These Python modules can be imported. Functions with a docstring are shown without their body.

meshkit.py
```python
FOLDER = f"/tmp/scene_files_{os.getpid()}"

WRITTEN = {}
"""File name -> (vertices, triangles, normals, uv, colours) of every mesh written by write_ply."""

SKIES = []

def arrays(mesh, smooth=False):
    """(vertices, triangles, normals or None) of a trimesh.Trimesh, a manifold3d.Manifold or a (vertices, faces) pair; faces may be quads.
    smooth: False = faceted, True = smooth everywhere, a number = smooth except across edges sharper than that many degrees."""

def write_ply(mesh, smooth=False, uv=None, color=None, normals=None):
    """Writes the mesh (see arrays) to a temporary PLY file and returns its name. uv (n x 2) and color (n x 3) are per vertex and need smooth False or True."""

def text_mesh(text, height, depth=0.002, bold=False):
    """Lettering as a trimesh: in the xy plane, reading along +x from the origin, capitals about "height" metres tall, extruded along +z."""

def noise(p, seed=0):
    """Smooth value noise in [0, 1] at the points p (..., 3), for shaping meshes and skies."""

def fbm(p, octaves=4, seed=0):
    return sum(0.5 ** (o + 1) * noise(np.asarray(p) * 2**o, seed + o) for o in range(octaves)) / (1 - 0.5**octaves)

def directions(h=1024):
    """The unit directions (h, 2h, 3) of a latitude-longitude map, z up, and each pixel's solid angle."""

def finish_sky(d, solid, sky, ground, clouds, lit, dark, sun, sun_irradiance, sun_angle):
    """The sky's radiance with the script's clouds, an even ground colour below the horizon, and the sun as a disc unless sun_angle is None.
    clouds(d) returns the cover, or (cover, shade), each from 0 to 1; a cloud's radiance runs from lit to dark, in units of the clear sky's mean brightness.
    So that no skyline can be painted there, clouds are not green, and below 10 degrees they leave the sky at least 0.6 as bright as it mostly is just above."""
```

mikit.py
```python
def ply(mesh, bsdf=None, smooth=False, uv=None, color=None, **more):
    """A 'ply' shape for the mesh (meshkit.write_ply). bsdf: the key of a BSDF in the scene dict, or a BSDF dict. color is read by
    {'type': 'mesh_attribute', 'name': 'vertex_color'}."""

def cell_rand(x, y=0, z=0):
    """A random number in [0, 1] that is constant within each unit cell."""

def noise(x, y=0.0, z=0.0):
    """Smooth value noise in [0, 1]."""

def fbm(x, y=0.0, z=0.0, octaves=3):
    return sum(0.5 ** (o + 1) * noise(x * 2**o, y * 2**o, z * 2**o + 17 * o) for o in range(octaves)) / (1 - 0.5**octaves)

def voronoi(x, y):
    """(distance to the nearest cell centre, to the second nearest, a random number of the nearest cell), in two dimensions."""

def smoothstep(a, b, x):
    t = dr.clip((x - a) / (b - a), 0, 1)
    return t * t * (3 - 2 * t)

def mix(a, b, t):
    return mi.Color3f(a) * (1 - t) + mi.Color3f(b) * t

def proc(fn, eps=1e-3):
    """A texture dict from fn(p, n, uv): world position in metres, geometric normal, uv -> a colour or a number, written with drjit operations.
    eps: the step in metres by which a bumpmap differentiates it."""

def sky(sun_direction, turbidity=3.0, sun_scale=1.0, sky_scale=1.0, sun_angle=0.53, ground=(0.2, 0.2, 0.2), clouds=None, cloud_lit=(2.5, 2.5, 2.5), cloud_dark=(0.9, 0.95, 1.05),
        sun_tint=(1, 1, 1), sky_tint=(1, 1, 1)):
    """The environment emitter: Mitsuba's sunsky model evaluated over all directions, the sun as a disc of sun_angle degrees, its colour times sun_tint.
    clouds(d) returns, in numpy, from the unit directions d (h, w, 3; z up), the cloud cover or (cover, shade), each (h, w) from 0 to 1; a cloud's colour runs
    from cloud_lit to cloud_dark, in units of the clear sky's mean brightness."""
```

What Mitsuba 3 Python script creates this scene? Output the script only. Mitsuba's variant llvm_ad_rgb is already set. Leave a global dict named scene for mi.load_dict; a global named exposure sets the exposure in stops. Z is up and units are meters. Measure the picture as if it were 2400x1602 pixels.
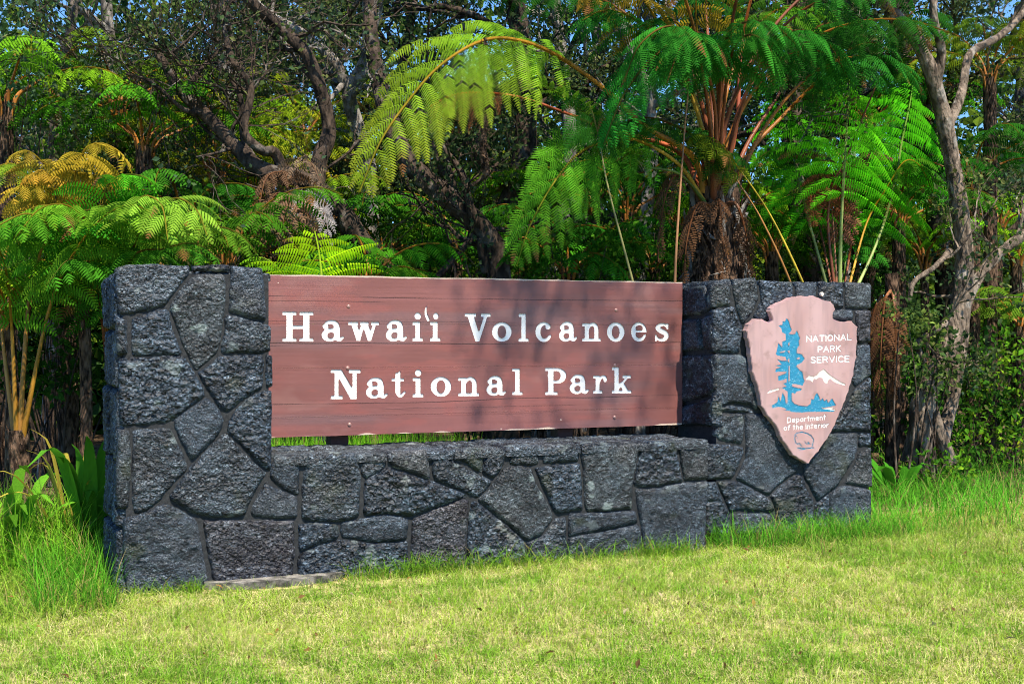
import math, random
import numpy as np, trimesh, shapely, mitsuba as mi, mikit, meshkit
from shapely.geometry import Polygon, LineString, Point, box
from shapely import affinity
from shapely.ops import unary_union
from scipy.spatial import Delaunay
from mikit import proc, noise, fbm, smoothstep, mix
T = mi.ScalarTransform4f
scene, labels = {}, {}

# ---------------------------------------------------------------- camera, sky, exposure
EYE, YAW, PITCH, FOC = np.array([0, 0, 1.235]), math.radians(23.53), math.radians(-0.272), 3014.0
FWD = np.array([math.sin(YAW) * math.cos(PITCH), math.cos(YAW) * math.cos(PITCH), math.sin(PITCH)])
RGT = np.array([math.cos(YAW), -math.sin(YAW), 0.0])
UPV = np.cross(RGT, FWD)
scene['camera'] = {'type': 'perspective', 'fov': 2 * math.degrees(math.atan(1200 / FOC)), 'fov_axis': 'x', 'near_clip': 0.05, 'far_clip': 2000.0,
                   'to_world': T().look_at(origin=EYE.tolist(), target=(EYE + FWD).tolist(), up=[0, 0, 1])}
AZ, EL = math.radians(7), math.radians(57)
SUN = np.array([math.sin(AZ) * math.cos(EL), -math.cos(AZ) * math.cos(EL), math.sin(EL)])
scene['sky'] = mikit.sky(SUN.tolist(), turbidity=3, ground=(0.12, 0.14, 0.06), sun_tint=(.97, 1, 1.04), sky_tint=(.63, .89, 1.18))
exposure = 2.6


# ---------------------------------------------------------------- places: a point of the photograph (2400 wide) on a plane of the real place
def ray(x, y):
    return FWD + RGT * ((x - 1200) / FOC) + UPV * ((801 - y) / FOC)
def at(x, y, Y):
    d = ray(x, y)
    return EYE + d * (Y / d[1])
def atX(x, y, X):
    d = ray(x, y)
    return EYE + d * (X / d[0])
K = 2400 / 2349.0
def D(x, y, Y):
    return at(x * K, y * K, Y)
def foot(x, Y):
    p = D(x, 770, Y)
    return np.array([p[0], p[1], 0.0])


# ---------------------------------------------------------------- scene helpers
def numbered(key):
    if key not in scene and key not in labels and not any(k.startswith(key + '__') for k in scene):
        return key
    i = 1
    while True:
        k = f'{key}_{i:03d}'
        if k not in scene and k not in labels:
            return k
        i += 1
USED = {}
def part(parent, name):
    base = f'{parent}__{name}'
    n = USED.get(base, 0)
    USED[base] = n + 1
    return base if n == 0 else f'{base}_{n:03d}'
def thing(name, label, cat, group=None, kind=None):
    n = USED.get(name, 0)
    USED[name] = n + 1
    key = name if n == 0 else f'{name}_{n:03d}'
    labels[key] = {'label': label, 'category': cat}
    if group: labels[key]['group'] = group
    if kind: labels[key]['kind'] = kind
    return key
def put(key, mesh, bsdf, smooth=False, color=None, uv=None):
    scene[key] = mikit.ply(mesh, bsdf, smooth=smooth, color=color, uv=uv)
    return key


# ---------------------------------------------------------------- materials
def bsdf(name, d):
    scene[name] = d
    return name
def rgb(*c):
    return {'type': 'rgb', 'value': list(c)}

def stone_col(a, b, c, k, g, lich):
    def f(p, n, uv):
        big = fbm(p.x * 6 + k, p.y * 6, p.z * 6, 3)
        mid = fbm(p.x * 34 * g + k, p.y * 34 * g, p.z * 44 * g, 3)
        fine = noise(p.x * 190 * g, p.y * 190 * g, p.z * 190 * g + k)
        v = mix(a, b, smoothstep(.34, .66, .55 * big + .45 * mid))
        v = mix(v, c, smoothstep(.58, .80, .45 * mid + .45 * fine + .1 * big) * .7)
        v = v * (.4 + 1.2 * smoothstep(.12, .85, fine))
        pit = smoothstep(.62, .74, fbm(p.x * 75 * g + 9, p.y * 75 * g + k, p.z * 75 * g, 2))
        v = mix(v * (1 - .8 * pit), mi.Color3f(.34, .36, .33), smoothstep(.66, .74, fbm(p.x * 11 + 5, p.y * 11 + k, p.z * 11, 4)) * lich)
        v = mix(v, v * mi.Color3f(1.7, 1.05, .72), smoothstep(.52, .70, fbm(p.x * 4 + 17, p.y * 4 + k, p.z * 5, 3)) * .25)
        moss = smoothstep(.66, .8, fbm(p.x * 5 + 31, p.y * 5 + k, p.z * 5, 3)) * .4
        return mix(v * mi.Color3f(.80, .97, 1.10), mi.Color3f(.045, .058, .03), moss)
    return proc(f)
def stone_bump(g):
    def f(p, n, uv):
        a = fbm(p.x * 62 * g, p.y * 62 * g, p.z * 80 * g, 4)
        pit = smoothstep(.56, .72, fbm(p.x * 100 * g + 9, p.y * 100 * g, p.z * 100 * g, 2))
        return a - .7 * pit
    return f
STONES = []
for i, (a, b, c, g, lich) in enumerate([((.011, .015, .021), (.050, .060, .073), (.21, .23, .25), 1.0, .25), ((.009, .014, .022), (.040, .053, .071), (.17, .205, .245), .75, .1), ((.015, .018, .022), (.060, .067, .074), (.25, .265, .275), 1.25, .5),
                                        ((.014, .013, .018), (.048, .046, .054), (.13, .135, .15), .9, .15), ((.010, .015, .022), (.046, .058, .075), (.20, .23, .26), 1.6, .2), ((.008, .012, .019), (.034, .045, .060), (.15, .18, .21), .6, .3)]):
    STONES.append(bsdf(f'mat_stone_{i}', {'type': 'bumpmap', 'arbitrary': proc(stone_bump(g), 1.5e-3), 'scale': .015 / g,
                  'bsdf': {'type': 'principled', 'base_color': stone_col(a, b, c, 11.3 * i, g, lich), 'roughness': .58, 'specular': .5}}))
def mortar(p, n, uv):
    v = fbm(p.x * 60, p.y * 60, p.z * 60, 3)
    return mix((.010, .012, .015), (.045, .050, .056), v) * (.6 + .8 * noise(p.x * 300, p.y * 300, p.z * 300))
bsdf('mat_mortar', {'type': 'principled', 'base_color': proc(mortar), 'roughness': .9, 'specular': .2})
def concrete(p, n, uv):
    v = fbm(p.x * 25, p.y * 25, p.z * 25, 4)
    return mix((.05, .05, .045), (.20, .195, .18), smoothstep(.3, .7, v)) * (.7 + .6 * noise(p.x * 250, p.y * 250, p.z * 250))
bsdf('mat_concrete', {'type': 'principled', 'base_color': proc(concrete), 'roughness': .9, 'specular': .2})

dr_clip = lambda v: smoothstep(0.0, 1.0, v)
def wood(p, n, uv):
    x, z = p.x, p.z
    g = fbm(x * 1.6, z * 55, 3.0, 4)
    big = fbm(x * 2.3, z * 5.5, 7.0, 3)
    c = mix((.165, .063, .058), (.220, .088, .084), smoothstep(.2, .8, .3 * g + .7 * big))
    red = smoothstep(.55, .75, fbm(x * 5 + 4, z * 16, 1.0, 3))
    c = mix(c, (.26, .080, .070), red * .4)
    grey = smoothstep(.52, .72, fbm(x * 1.1 + 9, z * 9 + 2, 5.0, 3))
    c = mix(c, (.150, .090, .096), grey * .6)
    pale = smoothstep(.56, .74, fbm(x * 3.1 + 21, z * 7 + 5, 9.0, 4))
    c = mix(c, (.25, .135, .125), pale * .4)
    for z0, amp, fr, lo, hi, w in CRACK_LINES:
        zz = z0 + amp * (fbm(x * fr, z0 * 50, 2.0, 3) - .5)
        on = smoothstep(.35, .55, fbm(x * 2.2, z0 * 91, 8.0, 2) + .12) * smoothstep(lo - .05, lo + .05, x) * (1 - smoothstep(hi - .05, hi + .05, x))
        c = mix(c, (.022, .010, .010), (1 - smoothstep(w * .5, w * 1.25, mi.Float(abs(z - zz)))) * on * .9)
    chip = smoothstep(.80, .84, fbm(x * 26 + 5, z * 46, 1.5, 3)) * smoothstep(.55, .65, noise(x * 1.7 + 3, z * 3, 0.0))
    c = mix(c, (.60, .50, .42), chip)
    worn = smoothstep(ZTOP - .008, ZTOP - .003, z + .008 * (fbm(x * 14, 2.0, 3.0, 3) - .5)) + smoothstep(.004, .0, z - ZBOT - .022 * (noise(x * 9, 4.0, 2.0) - .62))
    c = mix(c, mi.Color3f(.62, .52, .42), dr_clip(worn) * .8)
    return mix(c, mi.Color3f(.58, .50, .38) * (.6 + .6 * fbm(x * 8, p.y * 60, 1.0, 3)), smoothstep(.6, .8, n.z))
ZP = lambda y: float(at(640, y, 6.87)[2])
ZTOP = (ZP(600 + 133 / 3.1367) + float(at(1599, 662, 6.87)[2])) / 2
ZBOT = (ZP(600 + 1336 / 3.1367) + float(at(1599, 994, 6.87)[2])) / 2
CRACK_LINES = [(ZP(600 + 293 / 3.137), .020, .8, 1.5, 4.6, .0022), (ZP(600 + 640 / 3.137), .022, 1.1, 1.4, 4.6, .0026), (ZP(600 + 1090 / 3.137), .045, 1.0, 1.4, 4.6, .0022),
               (ZP(600 + 480 / 3.137), .016, 1.2, 1.4, 3.0, .0014), (ZP(600 + 330 / 3.137), .012, 1.7, 1.4, 2.2, .0016), (ZP(600 + 665 / 3.137), .02, 1.4, 1.4, 2.3, .0018), (ZP(600 + 1150 / 3.137), .02, 1.4, 2.2, 3.4, .0012)]
def wood_bump(p, n, uv):
    return fbm(p.x * 3, p.y * 3, p.z * 90, 3)
def bump(fn, scale, inner, eps=1e-3):
    return {'type': 'bumpmap', 'arbitrary': proc(fn, eps), 'scale': scale, 'bsdf': inner}
bsdf('mat_board', bump(wood_bump, .0012, {'type': 'principled', 'base_color': proc(wood), 'roughness': .5, 'specular': .45}))
bsdf('mat_white', {'type': 'principled', 'base_color': proc(lambda p, n, uv: mi.Color3f(.80, .81, .82) * (.90 + .12 * fbm(p.x * 40, p.y * 40, p.z * 40, 3))), 'roughness': .6})
bsdf('mat_cream', {'type': 'principled', 'base_color': proc(lambda p, n, uv: mi.Color3f(.78, .75, .66) * (.85 + .2 * fbm(p.x * 60, p.y * 60, p.z * 60, 3))), 'roughness': .6})
def plaque(p, n, uv):
    st = fbm(p.x * 26, p.y * 26, p.z * 3.0, 3)
    c = mix((.36, .222, .218), (.44, .302, .312), smoothstep(.25, .75, fbm(p.x * 7, p.y * 7, p.z * 4, 3)))
    c = mix(c, (.29, .20, .21), smoothstep(.45, .72, st) * .6)
    dirt = smoothstep(.58, .8, fbm(p.x * 16 + 7, p.y * 16, p.z * 16, 4)) * .5
    return mix(c, (.20, .135, .12), dirt)
bsdf('mat_plaque', {'type': 'principled', 'base_color': proc(plaque), 'roughness': .5})
def blue(p, n, uv):
    v = fbm(p.x * 55, p.y * 55, p.z * 90, 3)
    return mix(mix((.010, .14, .27), (.02, .25, .43), v), (.30, .48, .58), smoothstep(.66, .80, fbm(p.x * 120, p.y * 120, p.z * 160, 3)) * .8)
bsdf('mat_blue', {'type': 'principled', 'base_color': proc(blue), 'roughness': .45})
bsdf('mat_bolt', {'type': 'principled', 'base_color': rgb(.34, .20, .18), 'roughness': .4, 'metallic': .3})
bsdf('mat_post', {'type': 'principled', 'base_color': rgb(.07, .03, .022), 'roughness': .8})
VC = {'type': 'mesh_attribute', 'name': 'vertex_color'}
bsdf('mat_frond', {'type': 'principledthin', 'base_color': VC, 'roughness': .36, 'diff_trans': .75, 'eta': 1.4})
bsdf('mat_leaf', {'type': 'principledthin', 'base_color': VC, 'roughness': .38, 'diff_trans': .6, 'eta': 1.45})
bsdf('mat_blade', {'type': 'principledthin', 'base_color': VC, 'roughness': .5, 'diff_trans': .7, 'eta': 1.35})
bsdf('mat_stalk', {'type': 'principled', 'base_color': VC, 'roughness': .5, 'specular': .4})
def bark_fn(a, b, s):
    def f(p, n, uv):
        v = fbm(p.x * 30, p.y * 30, p.z * 9, 4)
        l = smoothstep(.60, .74, fbm(p.x * 12 + 3, p.y * 12, p.z * 8, 3))
        return mix(mix(a, b, smoothstep(.3, .7, v)), (.40, .39, .36), l * s)
    return proc(f)
def bark_bump(p, n, uv):
    return fbm(p.x * 45, p.y * 45, p.z * 14, 4)
bsdf('mat_bark', bump(bark_bump, .03, {'type': 'principled', 'base_color': bark_fn((.055, .045, .036), (.20, .165, .13), .55), 'roughness': .85, 'specular': .2}))
bsdf('mat_bark_pale', bump(bark_bump, .035, {'type': 'principled', 'base_color': bark_fn((.050, .040, .032), (.23, .185, .145), .40), 'roughness': .85, 'specular': .2}))
bsdf('mat_bark_dark', bump(bark_bump, .03, {'type': 'principled', 'base_color': bark_fn((.018, .014, .012), (.075, .055, .042), .2), 'roughness': .85, 'specular': .2}))
bsdf('mat_bark_grey', bump(bark_bump, .03, {'type': 'principled', 'base_color': bark_fn((.085, .078, .070), (.26, .25, .235), .5), 'roughness': .85, 'specular': .2}))
def fibre(p, n, uv):
    v = fbm(p.x * 70, p.y * 70, p.z * 16, 4)
    return mix((.020, .013, .010), (.17, .11, .075), smoothstep(.3, .72, v))
bsdf('mat_fibre', bump(lambda p, n, uv: fbm(p.x * 60, p.y * 60, p.z * 18, 4), .05, {'type': 'principled', 'base_color': proc(fibre), 'roughness': .9, 'specular': .15}))
def soil(p, n, uv):
    f = fbm(p.x * 14, p.y * 14, 0.0, 4)
    s = noise(p.x * 160, p.y * 160, 1.0)
    lawn = mix((.12, .13, .035), (.34, .30, .14), smoothstep(.35, .65, f)) * (.5 + s)
    lit = mix((.020, .015, .010), (.085, .060, .036), smoothstep(.3, .7, f)) * (.5 + s)
    return mix(lawn, lit, smoothstep(7.0, 8.2, p.y + 1.2 * (fbm(p.x * 1.3, p.y * 1.3, 4.0, 2) - .5)))
bsdf('mat_soil', {'type': 'principled', 'base_color': proc(soil), 'roughness': .95, 'specular': .1})


# ---------------------------------------------------------------- ground
rng = np.random.default_rng(5)
gx = np.concatenate([[-300, -80, -25, -8], np.linspace(-3, 12, 90), [20, 45, 110, 300]])
gy = np.concatenate([[-200, -40, -8], np.linspace(0, 16, 96), [24, 50, 120, 400]])
G = np.stack(np.meshgrid(gx, gy, indexing='ij'), -1).reshape(-1, 2)
def ground_z(x, y):
    x, y = np.asarray(x, float), np.asarray(y, float)
    p = np.stack([x * .9, y * .9, np.zeros_like(x)], -1)
    q = np.stack([x * 4, y * 4, np.zeros_like(x)], -1)
    near = np.exp(-((y - 6.2) / .5) ** 2)
    z = (.05 * (meshkit.fbm(p, 3, 3) - .5) + .02 * (meshkit.fbm(q, 2, 4) - .5)) * (1 - .8 * near) - .01
    return np.where((x < -5) | (x > 14) | (y > 18) | (y < -2), -.01, z)
gv = np.column_stack([G, ground_z(G[:, 0], G[:, 1])])
nx, ny = len(gx), len(gy)
ii, jj = np.meshgrid(np.arange(nx - 1), np.arange(ny - 1), indexing='ij')
q = (ii * ny + jj).ravel()
gf = np.vstack([np.stack([q, q + ny, q + ny + 1], 1), np.stack([q, q + ny + 1, q + 1], 1)])
put('ground', (gv, gf), 'mat_soil', smooth=True)
labels['ground'] = {'label': 'ground of dry lawn thatch running into forest litter behind the sign wall', 'category': 'ground', 'kind': 'structure'}


# ---------------------------------------------------------------- the stone wall
Y0, Y1, YP, YB = 6.40, 6.52, 6.87, 6.98        # base and left pillar front, right pillar front, board front, back of the wall
class Frame:
    def __init__(s, o, u, v, n): s.o, s.u, s.v, s.n = (np.array(a, float) for a in (o, u, v, n))
    def pts(s, ab, h): return s.o + ab[:, :1] * s.u + ab[:, 1:] * s.v + np.asarray(h).reshape(-1, 1) * s.n
FRONT, RIGHT = Frame((0, Y0 + .022, 0), (1, 0, 0), (0, 0, 1), (0, -1, 0)), Frame((0, Y1 + .022, 0), (1, 0, 0), (0, 0, 1), (0, -1, 0))
wall = thing('stone_sign_wall', 'dark lava rock wall with two square pillars and a low base holding the sign', 'wall')
def stone_mesh(poly, fr, seed, proud=.015, cell=.0125, rough=1.0):
    r = np.random.default_rng(seed)
    poly = poly.buffer(-.006).buffer(.0045)
    if poly.geom_type != 'Polygon': poly = max(poly.geoms, key=lambda g: g.area)
    L = poly.exterior.length
    n = max(int(L / cell), 14)
    ring = np.array([poly.exterior.interpolate(i / n, normalized=True).coords[0] for i in range(n)])
    w = meshkit.fbm(np.column_stack([ring * 22, np.full(n, seed * .7)]), 3, 7)[:, None] - .5
    c = ring.mean(0)
    dirs = (ring - c) / np.maximum(np.linalg.norm(ring - c, axis=1, keepdims=True), 1e-6)
    ring = ring + dirs * w * .016
    poly = Polygon(ring).buffer(0)
    if poly.geom_type != 'Polygon': poly = max(poly.geoms, key=lambda g: g.area)
    ring = np.array(poly.exterior.coords)[:-1]
    x0, y0, x1, y1 = poly.bounds
    gx, gy = np.meshgrid(np.arange(x0, x1, cell), np.arange(y0, y1, cell))
    g = np.column_stack([gx.ravel(), gy.ravel()]) + r.uniform(-.3, .3, (gx.size, 2)) * cell
    edge = LineString(np.vstack([ring, ring[:1]]))
    g = g[shapely.contains_xy(poly, g[:, 0], g[:, 1])]
    dg = shapely.distance(edge, shapely.points(g))
    g, dg = g[dg > cell * .5], dg[dg > cell * .5]
    P = np.vstack([ring, g])
    d = np.concatenate([np.zeros(len(ring)), dg])
    s3 = np.column_stack([P, np.full(len(P), seed * 1.37)])
    tilt = (P - c) @ r.uniform(-.035, .035, 2)
    h = proud * (1 - np.exp(-d / .005)) + np.clip(d / .03, 0, 1) * (tilt + rough * (.018 * (meshkit.fbm(s3 * 8, 3, 1) - .45) + .013 * (meshkit.fbm(s3 * 28, 3, 2) - .5)))
    h = h + np.clip(d / .02, .25, 1) * .013 * rough * (meshkit.noise(s3 * 75, 5) - .5)
    t = Delaunay(P).simplices
    m = P[t].mean(1)
    t = t[shapely.contains_xy(poly, m[:, 0], m[:, 1])]
    a, b, cc = P[t[:, 0]], P[t[:, 1]], P[t[:, 2]]
    area = (b[:, 0] - a[:, 0]) * (cc[:, 1] - a[:, 1]) - (b[:, 1] - a[:, 1]) * (cc[:, 0] - a[:, 0])
    t = np.where(area[:, None] < 0, t[:, ::-1], t)
    k = len(ring)
    skirt = np.arange(k)
    P2 = np.vstack([P, ring])
    h2 = np.concatenate([h, np.full(k, -.03)])
    nxt = (skirt + 1) % k
    ccw = Polygon(ring).exterior.is_ccw
    s1 = np.stack([skirt, len(P) + skirt, nxt], 1)
    s2 = np.stack([nxt, len(P) + skirt, len(P) + nxt], 1)
    sk = np.vstack([s1, s2])
    if not ccw: sk = sk[:, ::-1]
    V = fr.pts(P2, h2)
    F = np.vstack([t, sk])
    if np.dot(np.cross(fr.u, fr.v), fr.n) < 0: F = F[:, ::-1]
    return V, F
SEED = [0]
def stones(polys, fr, proud=.0155, clip=None, mats=None):
    done = []
    for pl in polys:
        mat = None
        if isinstance(pl[0], int): mat, pl = pl[0], pl[1]
        g = Polygon(pl).buffer(0)
        if clip is not None: g = g.intersection(clip)
        for o in done: 
            if o.intersects(g): g = g.difference(o.buffer(.001))
        if g.is_empty: continue
        if g.geom_type != 'Polygon': g = max(g.geoms, key=lambda q: q.area)
        if g.buffer(-.018).is_empty or g.area < .0006: continue
        done.append(g)
        SEED[0] += 1
        mat = {1: (1, 4, 5)[SEED[0] % 3], 2: (2, 2, 0)[SEED[0] % 3]}.get(mat, mat) if mat is not None else [0, 1, 4, 2, 5, 0, 4][SEED[0] * 5 % 7]
        put(part(wall, 'stone'), stone_mesh(g, fr, SEED[0], proud * random.Random(SEED[0]).uniform(.75, 1.25)), STONES[mat], smooth=50)
def px(org, Y, *pts):
    return [tuple(at(org[0] + x / 4, org[1] + y / 4, Y)[[0, 2]]) for x, y in pts]
A, B, C, Dd, E, F, Gg = (240, 610), (240, 1000), (620, 1000), (1000, 980), (1360, 960), (1590, 640), (1670, 900)
S0 = (0, 0)
def spx(Y, *pts): return [tuple(at(x, y, Y)[[0, 2]]) for x, y in pts]
left = [
    px(A, Y0, (118,70),(250,30),(500,35),(830,48),(825,130),(740,230),(620,395),(585,430),(420,475),(270,512),(170,505),(145,470),(130,300),(120,150)),
    (2, px(A, Y0, (130,545),(230,545),(245,620),(240,700),(245,870),(235,895),(140,895),(130,700))),
    (1, px(A, Y0, (275,545),(430,485),(600,450),(635,470),(670,640),(725,790),(760,875),(720,888),(280,905),(268,700))),
    (2, px(A, Y0, (840,160),(900,128),(1120,125),(1155,145),(1170,250),(1155,480),(1135,620),(1115,780),(1080,875),(890,1040),(865,1025),(755,800),(695,620),(632,450),(655,370),(790,205))),
    px(A, Y0, (840,50),(1100,30),(1205,40),(1200,105),(1100,110),(900,100),(845,130)),
    px(A, Y0, (1210,45),(1510,70),(1520,150),(1535,320),(1550,480),(1545,565),(1400,548),(1300,515),(1185,485),(1195,300)),
    px(A, Y0, (1145,510),(1250,515),(1400,560),(1540,595),(1590,620),(1590,855),(1480,875),(1115,870),(1125,780),(1155,640)),
    px(A, Y0, (1525,70),(1592,90),(1597,330),(1545,345)), px(A, Y0, (1555,355),(1602,370),(1607,560),(1560,590)),
    (1, px(A, Y0, (155,915),(400,910),(740,885),(785,905),(865,1050),(965,1200),(975,1268),(880,1345),(690,1485),(640,1520),(400,1550),(190,1558),(170,1480),(158,1200))),
    (1, px(A, Y0, (900,1050),(1000,980),(1110,890),(1250,885),(1505,880),(1525,950),(1520,1130),(1505,1205),(1400,1258),(1340,1298),(1270,1358),(1180,1430),(1085,1365),(1005,1245),(935,1130))),
    px(A, Y0, (1535,885),(1604,895),(1608,1190),(1540,1195)),
    spx(Y0, (411,982),(409,1005),(438,1060),(447,1080),(466,1069),(507,1029),(522,1007),(529,982),(505,944),(485,930)),
    (1, spx(Y0, (577,935),(600,924),(630,912),(640,915),(639,1100),(632,1103),(614,1094),(584,1064),(554,1034),(533,1012),(538,986),(553,963))),
    (2, px(B, Y0, (150,25),(255,30),(275,200),(270,420),(265,600),(250,765),(150,770),(125,620),(135,450))),
    px(B, Y0, (290,35),(560,8),(645,15),(695,130),(765,250),(806,350),(806,412),(742,468),(602,618),(562,688),(430,788),(305,838),(282,700),(278,400)),
    (0, px(B, Y0, (825,360),(900,315),(958,235),(1080,122),(1150,60),(1195,85),(1305,215),(1405,305),(1505,395),(1548,440),(1505,505),(1435,625),(1345,828),(1200,858),(1000,848),(850,818),(735,748),(640,695),(632,645),(735,500))),
    (1, px(B, Y0, (195,865),(430,785),(580,718),(655,735),(865,845),(905,920),(935,1100),(965,1280),(1005,1500),(985,1620),(600,1640),(240,1620),(205,1330),(200,1000))),
    (3, spx(Y0, (478,1219),(575,1219),(691,1219),(694,1300),(690,1368),(600,1400),(507,1400),(497,1340),(484,1280)))]
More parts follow.
